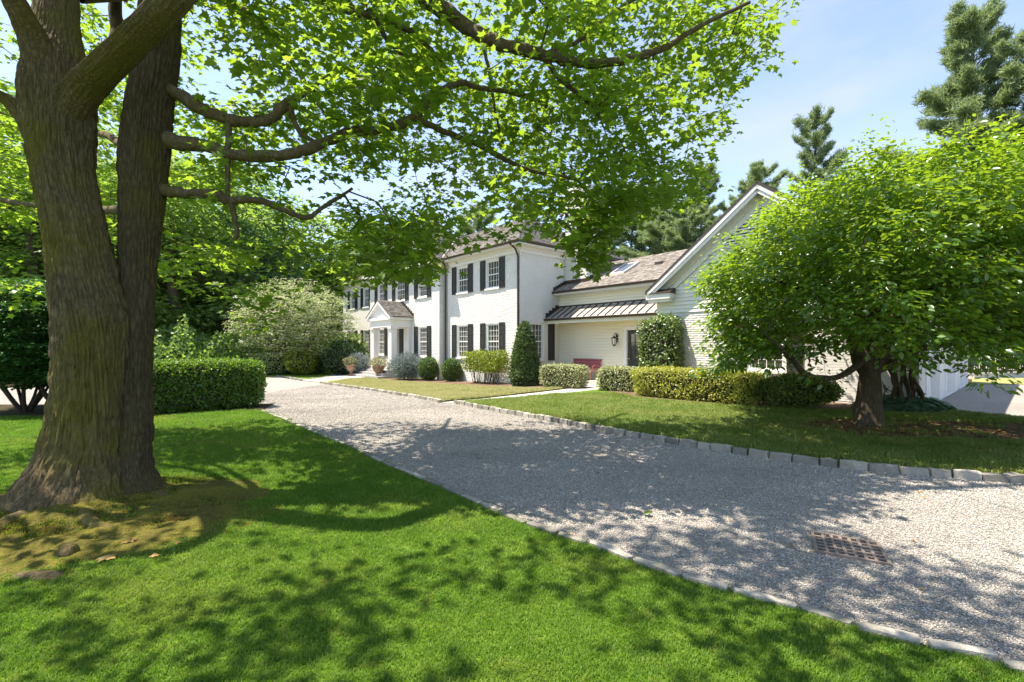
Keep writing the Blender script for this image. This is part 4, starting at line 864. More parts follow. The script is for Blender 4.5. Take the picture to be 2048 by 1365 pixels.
trunk_surface([px3(*q) for q in [(105, 330, 4.92, 50), (72, 255, 4.88, 46), (25, 205, 4.75, 37), (-30, 178, 4.6, 32), (-140, 150, 4.5, 31), (-300, 60, 4.6, 20)]], 80, 120, 43, None, 'limb', .6)
limb([(305, 165, 5.28, 15), (358, 190, 5.3, 14.5), (400, 217, 5.3, 13), (449, 236, 5.35, 12), (495, 244, 5.4, 11.5), (541, 238, 5.4, 10.5), (571, 209, 5.45, 10), (612, 185, 5.6, 6), (660, 150, 5.8, 4)])
limb([(580, 205, 5.45, 6), (586, 235, 5.5, 5), (602, 268, 5.55, 4.5), (640, 288, 5.6, 3)], 8)
limb([(290, 262, 5.27, 20), (335, 281, 5.3, 19), (380, 289, 5.3, 15), (419, 293, 5.35, 13.5), (476, 312, 5.4, 12.5), (552, 312, 5.45, 11.5), (609, 301, 5.5, 11), (666, 278, 5.6, 10.5), (700, 266, 5.65, 10), (766, 258, 5.8, 9.5), (829, 234, 5.9, 8.5), (868, 191, 6.0, 7.5), (923, 166, 6.1, 6.5), (950, 174, 6.2, 5.5), (1032, 187, 6.3, 5), (1075, 203, 6.4, 4.5), (1106, 225, 6.5, 3)])
limb([(829, 236, 5.9, 6), (895, 266, 6.0, 6), (954, 289, 6.1, 5.5), (1012, 320, 6.2, 5), (1063, 342, 6.3, 4), (1153, 359, 6.5, 3)])
limb([(290, 368, 5.27, 14), (335, 382, 5.3, 13), (380, 388, 5.35, 11), (426, 388, 5.4, 10.5), (457, 402, 5.45, 9), (514, 400, 5.55, 7), (564, 419, 5.7, 6), (613, 436, 5.85, 5), (647, 415, 6.0, 4), (705, 378, 6.2, 3)])
limb([(462, 402, 5.45, 7), (470, 440, 5.5, 6), (474, 470, 5.52, 5), (466, 480, 5.52, 3)], 8)
limb([(457, 240, 5.35, 7), (456, 300, 5.37, 6), (455, 345, 5.4, 5.5), (456, 395, 5.44, 5)], 8)
limb([(1090, 111, 5.8, 6), (1114, 152, 5.9, 5), (1169, 199, 6.1, 4), (1200, 235, 6.2, 3)], 8)
limb([(1098, 105, 5.8, 5), (1165, 78, 5.9, 4.5), (1208, 39, 6.0, 4), (1300, -20, 6.0, 3)], 8)
limb([(620, -150, 5.3, 13), (700, 12, 5.7, 8), (751, 33, 5.8, 7), (829, 68, 6.0, 5.5), (884, 125, 6.2, 3)], 8)
limb([(750, 33, 5.8, 6), (775, 80, 5.95, 5), (820, 125, 6.2, 3)], 8)
limb([(960, 70, 5.6, 4), (978, 140, 5.7, 4), (990, 220, 5.9, 3), (1005, 290, 6.1, 2.5)], 6)
limb([(240, 120, 5.75, 16), (234, 60, 5.75, 14), (230, -20, 5.8, 12), (225, -200, 6.0, 8)], 10)
limb([(255, 300, 5.35, 12), (215, 272, 6.0, 8), (170, 262, 6.6, 6), (60, 240, 7.2, 4), (-60, 210, 7.6, 3)], 8)
limb([(270, 420, 5.3, 12), (200, 420, 6.2, 9), (60, 410, 6.8, 6), (-30, 395, 7.2, 5), (-140, 390, 7.5, 3)], 8)
limb([(300, 0, 5.3, 18), (350, -120, 6.2, 15), (420, -150, 7.2, 12), (520, -80, 8.2, 8), (620, 40, 9., 5)], 8)
# free scaffold limbs of the crown outside the picture
for a in np.linspace(0, 2*np.pi, 11)[:-1]:
    b = np.array([-4.65, 4.85, 5.7+.5*math.sin(a*3)]); e = np.array([-2.2+6.2*math.cos(a), 5.8+4.6*math.sin(a), 7.6+1.2*math.cos(a*2)])
    if e[1] < 5.2: continue
    c = smooth_path([b, b*.7+e*.3+[0, 0, .9], b*.35+e*.65+[0, 0, .9], e], 7); V, F = tube_arrays(c-OFF, np.linspace(.15, .03, len(c)), 7)
    link('limb', np_mesh('limb', V, F, M_limb, smooth=True), MT); skel.extend(c[4:])
MASK = [(-200, -2000), (-200, 590), (40, 640), (105, 610), (120, 560), (330, 560), (400, 590), (470, 620), (500, 690), (540, 665), (590, 640), (650, 600), (700, 592), (760, 588), (800, 560), (862, 568), (880, 540), (868, 505), (905, 492),
        (960, 478), (1010, 510), (1050, 500), (1090, 470), (1120, 480), (1160, 530), (1200, 548), (1215, 500), (1230, 465), (1280, 440), (1330, 430), (1410, 395), (1420, 320), (1450, 290), (1520, 296), (1500, 262), (1455, 235), (1470, 190), (1520, 140), (1590, 125), (1560, 85), (1530, 40), (1605, 20), (1615, -60), (1700, -300), (2400, -700), (2400, -2000)]
def crown_points(n):
    out = []
    while sum(len(o) for o in out) < n:
        m = n*2; q = rvec(m)*(rng.random((m, 1))**.38); p = q*np.array([8.0, 6.2, 4.3])+np.array([-1.5, 6.6, 5.9])
        u, v = project(p); infr = (p[:, 1] > .3) & (u > -150) & (u < 2200) & (v < 1500) & (v > -120)
        ok = inpoly(u, v, MASK) | ~infr
        ok &= ~(infr & (p[:, 1] < 4.6)); ok &= p[:, 2] > np.where(infr, 2.0, 3.6)
        ok &= ~((u < 420) & infr & (p[:, 1] < 6.0)); ok &= np.linalg.norm(p-[0, 0, 1.6], axis=1) > 3.
        ok &= ~(infr & (u > 380) & (u < 760) & (v > 60) & (v < 480) & (vnoise(u/75., v/60., p[:, 1]*.15, 77) < .50))       # gaps where the sky shows
        ok &= infr | (vnoise(p[:, 0]*.85, p[:, 1]*.85, p[:, 2]*.2, 66) > .40)
        ok &= ~(infr & (u > 900) & (vnoise(u/95., v/75., p[:, 1]*.1, 78) < .33))
        ok &= ~(infr & (u > 330) & (v < 600) & (p[:, 1] > 9.5))
        out.append(p[ok])
    return np.concatenate(out)[:n]
# canopy: sprays on a natural branching grown from the limbs
S1 = crown_points(1700); u, v = project(S1); k_ = (S1[:, 1] < .3) | (u < -80) | (u > 2100) | (v < -80) | (rng.random(len(S1)) < .12); S1 = S1[k_]; S1 = S1[~((S1[:, 1] < 4.2) & (S1[:, 0] < -.8) & (rng.random(len(S1)) < .42))][:760]; sx_, sy_ = S1[:, 0]+.42*S1[:, 2], S1[:, 1]-.05*S1[:, 2]; u, v = project(S1); S1 = S1[~(inpoly(sx_, sy_, LAWN_POLY) & (sy_ < 6.4) & (sx_ > -4.2) & ((v < -40) | (S1[:, 1] < .3)) & (rng.random(len(S1)) < .62))]
def view_points(n):
    out = []
    while sum(map(len, out)) < n:
        m = n*3; u = rng.uniform(-60, 1640, m); v = rng.uniform(-60, 690, m); Y = rng.uniform(4.7, 8.6, m)**1.; p = np.stack([(u-UC)*Y/FPX, Y, CAMH-(v-VH)*Y/FPX], 1)
        ok = inpoly(u, v, MASK) & (p[:, 2] < 7.5) & (p[:, 2] > 1.9) & (np.hypot((p[:, 0]+1.2)/8.3, (p[:, 1]-6)/6.) < 1) & ~((u < 420) & (Y < 6.2))
        g = vnoise(u/80., v/62., Y*.12, 77); ok &= ~((u > 820) & (u < 1135) & (v > 430) & (rng.random(m) < .35)); ok &= g > np.where((u > 380) & (u < 760) & (v > 60) & (v < 480), .44, .28)
        out.append(p[ok])
    return np.concatenate(out)[:n]
S1 = np.concatenate([S1, view_points(620)])
u = rng.uniform(1140, 1270, 60); v = rng.uniform(380, 540, 60); k_ = inpoly(u, v, MASK); S1 = np.concatenate([S1, [P(a, b, Y) for a, b, Y in zip(u[k_], v[k_], rng.uniform(5.6, 7.2, 60))]])
u = rng.uniform(690, 905, 60); v = rng.uniform(420, 560, 60); k_ = inpoly(u, v, MASK); S1 = np.concatenate([S1, [P(a, b, Y) for a, b, Y in zip(u[k_], v[k_], rng.uniform(6.0, 8.4, 60))]])
sx_, sy_ = S1[:, 0]+.42*S1[:, 2], S1[:, 1]-.05*S1[:, 2]; u, v = project(S1); q_ = vnoise(sx_*1.05, sy_*1.05, 0, 88)
S1 = S1[~(inpoly(sx_, sy_, drive_poly) & (q_ < np.where((v < -40) | (S1[:, 1] < .3), .38, .24)))]
p0, p1, w = grow(np.array(skel), S1, .4, .02)
link('branches', twig_mesh('branches', p0-OFF, p1-OFF, w, .0042, M_twig, .47, 4, .05), MT, kind='stuff')
C, D, N, S = spray_leaves(S1, 42, .46, .36, .096, None, .62, .32)
u, v = project(C); vis = (C[:, 1] > .3) & (u > -60) & (u < 2110) & (v < 1400) & (v > -60)
bad = vis & ((~inpoly(u, v, MASK) & (rng.random(len(C)) < .8)) | (C[:, 1] < 4.3) | ((u < 375) & (C[:, 1] < 5.7))); C, D, N, S, u, v, vis = [a[~bad] for a in (C, D, N, S, u, v, vis)]
big = np.where(vis)[0]; big = big[np.argsort(-(S/C[:, 1])[big])]; big = big[(u[big] > 0) & (u[big] < 2048) & (v[big] > 0)]; big = big[:300]
rest = np.ones(len(C), bool); rest[big] = False; a = rest & vis; b = rest & ~vis
near = a & (C[:, 1] < 7.6)
V1, F1 = leaves_arrays(C[near]-OFF, D[near], N[near], S[near], T_MAPLE_S); V2, F2 = leaves_arrays(C[a & ~near]-OFF, D[a & ~near], N[a & ~near], S[a & ~near]*1.1, T_MAPLE_S); V3, F3 = leaves_arrays(C[b]-OFF, D[b], N[b], S[b]*1.25, T_DIAM)
nv = [len(T_MAPLE_S[0])]*int(a.sum())+[len(T_DIAM[0])]*int(b.sum())
link('crown', np_mesh('crown', np.concatenate([V1, V2, V3]), np.concatenate([F1, F2+len(V1), F3+len(V1)+len(V2)]), M_maple, {'rnd': np.repeat(rng.random(len(nv)), nv)}), MT, kind='stuff')
LEAF = [np_mesh('leaf', T_MAPLE[0], T_MAPLE[1], M_maple, {'rnd': np.full(len(T_MAPLE[0]), r)}) for r in (.1, .3, .5, .7, .98)]
def place(o, c, d, n, s):
    d = norm(d); n = norm(n-d*np.dot(n, d)); x = np.cross(d, n); M = Matrix(((x[0], d[0], n[0], c[0]), (x[1], d[1], n[1], c[1]), (x[2], d[2], n[2], c[2]), (0, 0, 0, 1))) @ Matrix.Diagonal((s, s, s, 1)); o.matrix_local = M
for i in big: place(link('leaf', LEAF[rng.integers(0, 5)], MT), C[i]-OFF, D[i], N[i], S[i])
# withered brown leaf bunches hanging in the canopy
for uu, vv, Y in ((1120, 430, 6.4), (1126, 346, 6.3), (1098, 425, 6.5), (1172, 470, 6.4), (1146, 342, 6.3), (1158, 455, 6.5)):
    c = np.repeat(P(uu, vv, Y)[None], 6, 0)+rng.normal(size=(6, 3))*.035; link('withered_leaves', leaves_mesh('withered_leaves', c-OFF, rng.normal(size=(6, 3))*.5+[0, 0, -1], rvec(6), np.full(6, .085), T_MAPLE_S, M_dead), MT)
# surface roots, and single fallen leaves on the moss
for pts, r in (([(-4.7, 4.95, .0), (-4.58, 4.1, .10), (-4.25, 3.7, .06), (-4.0, 3.62, -.03)], (.12, .07, .05, .03)), ([(-4.5, 4.9, .0), (-4.05, 4.3, .11), (-3.6, 4.08, .06), (-3.3, 4.1, -.03)], (.12, .06, .045, .03)),
               ([(-4.15, 5.05, .0), (-3.72, 4.8, .08), (-3.25, 4.72, .0)], (.14, .07, .03)), ([(-4.85, 4.95, .0), (-5.0, 4.1, .07), (-4.6, 3.35, .05), (-4.3, 3.1, -.04)], (.14, .08, .07, .03)), ([(-4.8, 5.0, .0), (-5.55, 4.55, .07), (-6.1, 4.2, -.03)], (.16, .09, .04))):
    c = smooth_path([np.array(p)+[.34, -.34, -.03] for p in pts], 6); V, F = tube_arrays(c-OFF, np.interp(np.linspace(0, 1, len(c)), np.linspace(0, 1, len(r)), r), 10); V += norm(rng.normal(size=V.shape))*.006
    link('root', np_mesh('root', V, F, M_bark, smooth=True), MT)

# ------------------------------------------------------------------ generic tree
def generic_tree(name, label, cat, base, skel_paths, sprays, per, r, flat, lsize, tmpl, lmat, bmat, group=None, twig=.0035, center=None, tilt=.6, droop=.25, power=.5, rmax=.1, tsides=9, young_lit=None):
    t = thing(name, label, cat, base, group); off = np.array(base, float); sk = []
    for i, (pts, rad) in enumerate(skel_paths):
        c = smooth_path([np.array(p, float) for p in pts], 6); R = np.interp(np.linspace(0, 1, len(c)), np.linspace(0, 1, len(rad)), rad)
        V, F = tube_arrays(c-off, R, tsides); V = V+norm(V-np.repeat(c-off, tsides, 0))*(np.repeat(R, tsides)[:, None]*.22*(vnoise(V[:, 0]*7, V[:, 1]*7, V[:, 2]*3, 8+i)-.5)[:, None]*2)
        link('trunk' if i == 0 else 'limb', np_mesh('trunk', V, F, bmat, smooth=True), t); sk.extend(c[(0 if len(skel_paths) == 1 else 2):])
    p0, p1, w = grow(np.array(sk), sprays, .4)
    link('branches', twig_mesh('branches', p0-off, p1-off, w, twig, M_twig, power, 4, rmax), t, kind='stuff')
    C, D, N, S = spray_leaves(sprays, per, r, flat, lsize, center, tilt, droop)
    rn = None if not young_lit else np.clip(.45*rng.random(len(C))+.62*(C[:, 2]-young_lit[0])/(young_lit[1]-young_lit[0]), 0, 1)  # yellower with height: the sunlit crown top is put into the leaf colour
    link('crown', leaves_mesh('crown', C-off, D, N, S, tmpl, lmat, rn), t, kind='stuff'); return t

# leafy round tree on the island lawn ------------------------------------------
RTZ = float(gz(*RT))+.06; bx, by = RT
cen = np.array([bx+.15, by+.1, 3.1])
def dome(n):
    out = []
    while sum(map(len, out)) < n:
        q = rng.uniform(-1, 1, (n, 3)); p = cen+q*np.array([3.55, 3.0, 2.85]); az = np.arctan2(q[:, 1], q[:, 0])
        k = .72+.46*vnoise(np.cos(az)*2.2+q[:, 2]*1.8, np.sin(az)*2.2, q[:, 2]*2.5, 31); rq = np.sqrt(q[:, 0]**2+q[:, 1]**2+np.where(q[:, 2] > 0, 1, .42)*q[:, 2]**2); ok = (rq < k) & ((rq > .45) | (rng.random(n) < .35)); dx = p[:, 0]-bx; dy = p[:, 1]-by; ok &= p[:, 2] < np.interp(dx, [-3.5, -2.76, -1.8, -.87, .15, 1.5, 2.5, 3.4], [2.1, 3.1, 3.95, 4.7, 4.95, 4.95, 4.7, 4.1])-.06*dy**2+.8*(vnoise(p[:, 0]*1.6, p[:, 1]*1.6, 0, 41)-.5)
        lo = 2.4-1.32*np.clip((np.hypot(p[:, 0]-bx, p[:, 1]-by)-.8)/2.2, 0, 1)+.25*(vnoise(p[:, 0]*1.3, p[:, 1]*1.3, 0, 4)-.5); ok &= p[:, 2] > lo-.18*np.clip((-dx-.8), 0, 1)
        out.append(p[ok])
    return np.concatenate(out)[:n]
def rp(dx, dy, z): return (bx+dx, by+dy, z)
paths = [([rp(0, 0, -.05), rp(.0, 0, .12), rp(.0, 0, .5), rp(.02, 0, 1.0), rp(.05, 0, 1.5), rp(.08, .05, 2.2), rp(.0, .1, 3.2), rp(.1, 0, 4.2)], (.38, .26, .185, .17, .175, .13, .09, .01)),
         ([rp(.0, 0, 1.1), rp(-.25, -.1, 1.35), rp(-.55, -.3, 1.75), rp(-1.1, -.5, 2.3), rp(-1.7, -.5, 2.6), rp(-2.2, -.5, 2.8)], (.17, .12, .09, .06, .04, .008)),
         ([rp(.0, 0, 1.0), rp(-.3, -.25, 1.3), rp(-.7, -.6, 1.2), rp(-1.2, -.8, 1.02), rp(-1.75, -.9, 1.08), rp(-2.1, -1.0, 1.4), rp(-2.5, -1., 1.75)], (.10, .07, .055, .05, .05, .04, .02)),
         ([rp(.05, 0, 1.15), rp(.3, -.05, 1.55), rp(.75, -.1, 2.0), rp(1.5, -.2, 2.5), rp(2.3, -.3, 3.0)], (.17, .13, .10, .06, .008)),
         ([rp(.05, 0, 1.05), rp(.35, -.15, 1.25), rp(.8, -.2, 1.5), rp(1.5, -.3, 1.7), rp(2.3, -.4, 1.9)], (.08, .06, .05, .04, .02)),
         ([rp(.05, .05, 1.5), rp(.1, .8, 2.1), rp(.2, 1.4, 2.9), rp(.3, 1.8, 3.3)], (.12, .09, .06, .008)), ([rp(.05, 0, 1.6), rp(.1, -.7, 2.2), rp(.2, -1.3, 2.7), rp(.3, -1.8, 2.9)], (.12, .09, .06, .008)),
         ([rp(.05, 0, 2.0), rp(-.6, .2, 2.7), rp(-1.0, .3, 3.3), rp(-1.2, .3, 3.6)], (.1, .07, .04, .008)), ([rp(.05, 0, 2.0), rp(.7, .1, 2.9), rp(1.3, .2, 3.7), rp(1.5, .2, 4.2)], (.1, .07, .04, .008))]
S2 = dome(1950)
tree2 = generic_tree('leafy_tree', 'round low-branched leafy tree standing on the island lawn before the garage gable', 'tree', (bx, by, RTZ), paths, S2, 40, .31, .55, .100, T_OVAL, M_oval, M_bark2, None, .0032, cen, .75, .30, rmax=.045, tsides=16, young_lit=(2.0, 5.2))
# upright young shoots over the top of the crown
tips = S2[(S2[:, 2] > np.interp(S2[:, 0]-bx, [-3.5, -2.76, -1.8, -.87, .15, 1.5, 2.5, 3.4], [1.7, 2.7, 3.5, 4.25, 4.5, 4.5, 4.25, 3.6]))]; tips = tips[rng.random(len(tips)) < .45]; C = np.repeat(tips, 12, 0)+np.column_stack([rng.normal(size=(len(tips)*12, 2))*.06, np.tile(np.linspace(.1, .48, 12), len(tips))])
link('young_shoots', leaves_mesh('young_shoots', C-np.array([bx, by, RTZ]), rng.normal(size=(len(C), 3))*[1, 1, .3]+[0, 0, .35], rvec(len(C))*.6+[0, 0, 1], .06+.03*rng.random(len(C)), T_OVAL, M_oval, .55+.45*rng.random(len(C))), tree2, kind='stuff')
# fallen leaves beneath it
n = 620; a_ = rng.random(n)*6.28; q_ = np.sqrt(rng.random(n)); x = bx+1.2+q_*3.2*np.cos(a_); y = by-.4+q_*1.35*np.sin(a_); ok = inpoly(x, y, ISLAND); x, y = x[ok], y[ok]
link('fallen_leaves', leaves_mesh('fallen_leaves', np.column_stack([x, y, gz(x, y)+.095]), rng.normal(size=(len(x), 3))*[1, 1, .1], [0, 0, 1]+rvec(len(x))*.35, .05+.05*rng.random(len(x)), T_OVAL, M_fallen), kind='stuff')

# ------------------------------------------------------------------ shrubs and hedges
def shell(kind, n, dims, fill=.12):
    """points and outward normals just under the surface of a rounded box / ellipsoid / cone standing on z=0"""
    w, d, h = dims
    if kind == 'box':
        m = n*6; p = (rng.random((m, 3))-.5)*np.array([w, d, h]); e = 3.2
        q = np.abs(p/np.array([w/2, d/2, h/2])); r = np.sum(q**7, 1)**(1/7.); keep = (r < 1) & (r > 1-fill*2.2*(1 if True else 0)) ; p, q = p[keep], q[keep]
        N = np.sign(p)*(q**6)/np.array([w/2, d/2, h/2]); p = p+[0, 0, h/2]
    elif kind == 'cone':
        z = h*(1-np.sqrt(rng.random(n*3)))**.9; a = rng.random(n*3)*6.283; t = z/h; R = .5*np.minimum(1, (.78+1.6*t))*(1-t**1.6)**.62*(1-fill*rng.random(n*3))
        p = np.column_stack([R*w*np.cos(a), R*d*np.sin(a), z]); N = np.column_stack([np.cos(a), np.sin(a), .35+.6*t])
    else:
        q = rvec(n*2); rr_ = 1-fill*rng.random((len(q), 1))**1.5; p = q*rr_*np.array([w/2, d/2, h/2]); N = q.copy(); p[:, 2] = p[:, 2]+h/2
    i = rng.permutation(len(p))[:n]; return p[i], norm(N[i])
def shrub(name, label, cat, base, rz, kind, dims, n, size, tmpl, mat, group=None, fill=.12, lump=.06, core=.86, jit=.9, up=.3, stems=6, core_mat=None):
    t = thing(name, label, cat, base, group, rz); p, N = shell(kind, n, dims, fill)
    f = 1+lump*(vnoise(p[:, 0]*3+7, p[:, 1]*3, p[:, 2]*3, int(abs(base[0])*100) % 97)-.5)*2; c = np.array([0, 0, dims[2]*.45]); p = c+(p-c)*f[:, None]; p[:, 2] = np.maximum(p[:, 2], .02)
    st_ = rng.random(len(p)) < .03; p = p+N*(st_*rng.random(len(p))*.11)[:, None]
    D = N*.7+jit*rvec(len(p)); D[:, 2] += up; link('foliage', leaves_mesh('foliage', p, D, N+.7*rvec(len(p)), size*(.7+.6*rng.random(len(p))), tmpl, mat), t, kind='stuff')
    if core:  # added opaque solid, stops light passing through the leaf shell
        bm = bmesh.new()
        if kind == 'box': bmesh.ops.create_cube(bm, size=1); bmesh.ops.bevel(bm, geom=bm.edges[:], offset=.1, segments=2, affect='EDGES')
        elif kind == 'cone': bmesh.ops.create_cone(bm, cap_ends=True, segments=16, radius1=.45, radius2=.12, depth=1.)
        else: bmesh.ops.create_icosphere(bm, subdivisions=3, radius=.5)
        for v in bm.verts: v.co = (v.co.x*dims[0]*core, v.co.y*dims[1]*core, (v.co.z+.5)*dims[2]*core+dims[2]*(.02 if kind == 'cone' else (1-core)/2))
        me = bpy.data.meshes.new('light_block_core'); bm.to_mesh(me); bm.free(); me.materials.append(core_mat or M_core); link('light_block_core', me, t)
    mb = MB()
    for k in range(stems):
        a = k*6.283/stems+.3; q = np.array([math.cos(a)*dims[0]*.12, math.sin(a)*dims[1]*.12, 0]); mb.tube([q*.6+[0, 0, -.05], q*1.4+[0, 0, dims[2]*.3], q*2.2+[0, 0, dims[2]*.6]], [.018, .014, .008], 5, False)
    if stems: mb.build('stems', M_stem, t)
    return t
def gp(u, v): x, y = G(u, v); return np.array([x, y, float(gz(x, y))+.05])
HA = math.atan2(-AX[1], -AX[0])                          # direction of the house front
def px_w(u, v, du): return du*G(u, v)[1]/FPX
for (uu, vv, lab) in ((857, 763, 'clipped round boxwood just before the corner downspout of the house'), (903, 765, 'clipped round boxwood between corner downspout and loose yellow-green shrub')):
    b = gp(uu, vv); wdt = px_w(uu, vv, 38); shrub('boxwood', lab, 'shrub', b, 0, 'ball', (wdt, wdt, wdt*1.18), 4200, .075, T_OVAL, M_box, 'clipped boxwoods by the house front', .1, .03)
b = gp(1050, 774); wdt = px_w(1050, 774, 60); shrub('yew', 'tall clipped cone of dark yew at the house corner', 'shrub', b, 0, 'cone', (wdt, wdt, wdt*2.15), 9500, .10, T_DIAM, M_yew, None, .12, .05)
b = gp(968, 770); t = shrub('loose_shrub', 'loose yellow-green shrub on bare grey stems beneath the ground-floor windows', 'shrub', b, HA, 'box', (2.6, 1.1, .9), 5200, .085, T_OVAL, M_loose, None, .45, .22, 0, stems=0)
for ch in t.children: ch.location = (0, 0, .55)
mb = MB()
for k in range(34):
    x = -1.15+2.3*(k % 17)/16+random.uniform(-.05, .05); y = random.uniform(-.25, .25); mb.tube([(x*.75, y*.5, -.02), (x*.9, y, .35), (x+random.uniform(-.2, .2), y+random.uniform(-.2, .2), .95)], [.016, .012, .006], 5, False)
mb.build('stems', M_bark2, t)
b = gp(812, 762); shrub('blue_spruce', 'low silvery blue spruce bush to the right of the entrance column', 'shrub', b, 0, 'ball', (1.75, 1.5, 1.35), 5200, .15, T_NEEDLE, M_spruce, 'silvery spruce bushes by the entrance', .5, .16, .6, up=.5)
b = gp(716, 752); shrub('blue_spruce', 'low silvery blue spruce bush left of the entrance, behind a flower urn', 'shrub', b, 0, 'ball', (1.5, 1.4, 1.35), 3600, .15, T_NEEDLE, M_spruce, 'silvery spruce bushes by the entrance', .5, .16, .6, up=.5)
b = gp(1128, 776); shrub('variegated_shrub', 'clipped cream-variegated shrub in front of the red bench', 'shrub', b, HA+.25, 'box', (1.75, 1.0, .82), 7500, .062, T_OVAL, M_var, 'cream-variegated shrubs by the path', .14, .05)
b = gp(1243, 785); shrub('variegated_shrub', 'clipped cream-variegated shrub beneath the porch door, right of the path', 'shrub', b, HA+.2, 'box', (1.5, .95, .78), 6500, .062, T_OVAL, M_var, 'cream-variegated shrubs by the path', .14, .05)
a, c = G(1276, 797), G(1535, 822); m = (a+c)/2; L = np.hypot(*(c-a)); d = c-a
shrub('spirea_hedge', 'long low yellow-green hedge along the white garage wall', 'hedge', (*m+np.array([.12, .45]), float(gz(*m))+.06), math.atan2(d[1], d[0]), 'box', (L, 1.05, .82), 24000, .062, T_DIAM, M_spirea, None, .2, .10)
a, c = G(1520, 822), G(1695, 828); m = (a+c)/2; L = np.hypot(*(c-a)); d = c-a
shrub('low_shrub', 'dark green low shrub at the right end of the yellow-green hedge', 'shrub', (*m+np.array([.05, .42]), float(gz(*m))+.06), math.atan2(d[1], d[0]), 'ball', (L*1.1, 1.0, .78), 9000, .06, T_DIAM, M_dkshrub, None, .25, .12)
p = W(-8.35, 13.78); b = np.array([p[0], p[1], .05]); shrub('climber', 'dense glossy climber growing up the left corner of the garage gable', 'climber', b, HA, 'box', (1.35, .75, 2.42), 8200, .095, T_OVAL, M_ivy, None, .28, .10, up=-.1)
p = W(-9.6, 15.2); shrub('porch_plant', 'small leafy plant beside the dark porch door', 'plant', (p[0], p[1], .08), 0, 'ball', (.55, .5, .62), 700, .10, T_OVAL, M_dogwood, None, .6, .2, 0, stems=4)
# privet hedge at the left, end rounded
a, c = G(535, 816), G(330, 831); d = (a-c)/np.hypot(*(a-c)); nrm = np.array([-d[1], d[0]]); Lh = 3.7; m = a-d*Lh/2+nrm*.72
shrub('privet_hedge', 'dense clipped privet hedge between the lawn and the far drive', 'hedge', (*m, float(gz(*m))), math.atan2(d[1], d[0]), 'box', (Lh, 1.45, 1.22), 42000, .062, T_OVAL, M_privet, None, .1, .035, core=.9)
# layered dark shrubs at the far left, on bare forked stems
for (uu, vv, hgt, lab) in ((18, 832, 3.0, 'tall dark layered shrub at the left picture edge, on bare forked stems'), (56, 822, 3.1, 'tall dark layered shrub standing behind and between two others at the left'), (92, 830, 2.9, 'tall dark layered shrub touching the maple trunk, on bare forked stems')):
    x, y = G(uu, vv); y += .7*(uu == 56); base = (x, y+.35, float(gz(x, y))+.03); st = []
    for k in range(7):
        an = k*.9; st.append(([(x+.05*math.cos(an), base[1]+.05*math.sin(an), 0), (x+.32*math.cos(an), base[1]+.3*math.sin(an), .45), (x+.75*math.cos(an), base[1]+.6*math.sin(an), 1.2), (x+.9*math.cos(an+.3), base[1]+.8*math.sin(an+.3), 1.9)], (.045, .035, .025, .012)))
    q = rng.uniform(-1, 1, (900, 3)); q = q[np.sum(q**4, 1) < 1][:560]; sp = np.array([x-.1, base[1], 1.85])+q*np.array([1.2, 1.0, 1.25]); sp = sp[sp[:, 2] > .48]
    generic_tree('layered_shrub', lab, 'shrub', base, st, sp, 30, .26, .18, .085, T_OVAL, M_euon, M_stem, 'layered shrubs behind the maple', .003, None, .4, .15, tsides=6)
x, y = G(-120, 836); base = (x, y+.4, 0); q = rvec(260)*(rng.random((260, 1))**.33); sp = np.array([x, base[1], 1.8])+q*np.array([1.3, 1.1, 1.2])
# hosta bed and the old vine at the garage corner
p = G(1832, 828); n = 900; q = rvec(n); px_ = np.column_stack([q[:, 0]*.98, q[:, 1]*.42, np.abs(q[:, 2])*.26+.03]); t = thing('hosta_bed', 'patch of broad-leaved hostas under the vine at the garage corner', 'plant', (p[0]+.0, p[1]+.38, .05))
link('foliage', leaves_mesh('foliage', px_, np.column_stack([q[:, :2]*1.2, q[:, 2]*0])+rvec(n)*.4+[0, 0, -.15], q*.5+[0, 0, 1]+rvec(n)*.3, .14+.08*rng.random(n), T_HOSTA, M_hosta), t, kind='stuff')
vb = np.array(W(-2.15, 13.85)); vt = thing('old_vine', 'gnarled old vine with twisted stems at the garage corner', 'climber', (vb[0], vb[1], .05))
for k in range(9):
    a0 = k*.7; rad = (.06, .05, .04, .035, .03)[k % 5]; off_ = -.35+.11*k; pts = [(off_*.75+.05*math.sin(j*1.3+k), .1*math.cos(j*1.1+k*2)-.05, j*.33) for j in range(8)]
    c = smooth_path([np.array(q) for q in pts], 5); c[:, 0] += .07*np.sin(np.linspace(0, 7+k, len(c))); V, F = tube_arrays(c, np.linspace(rad, rad*.6, len(c)), 7); link('stem', np_mesh('stem', V, F, M_bark2, smooth=True), vt)
mb = MB()
for k in range(16):
    s = np.array([random.uniform(-.4, .5), 0, random.uniform(.4, 1.6)]); e = s+np.array([random.uniform(-.7, .5), random.uniform(-.3, .1), random.uniform(-.4, .5)]); mb.tube([s, (s+e)/2+[0, 0, -.12], e], [.014, .012, .008], 5, False)
mb.build('tendrils', M_bark2, vt)
q = rvec(160)*(rng.random((160, 1))**.4); C, D, N, S = spray_leaves(q*np.array([1.0, .5, .5])+[0, 0, 2.45], 14, .2, .6, .08, None); link('foliage', leaves_mesh('foliage', C, D, N, S, T_OVAL, M_ivy), vt, kind='stuff')

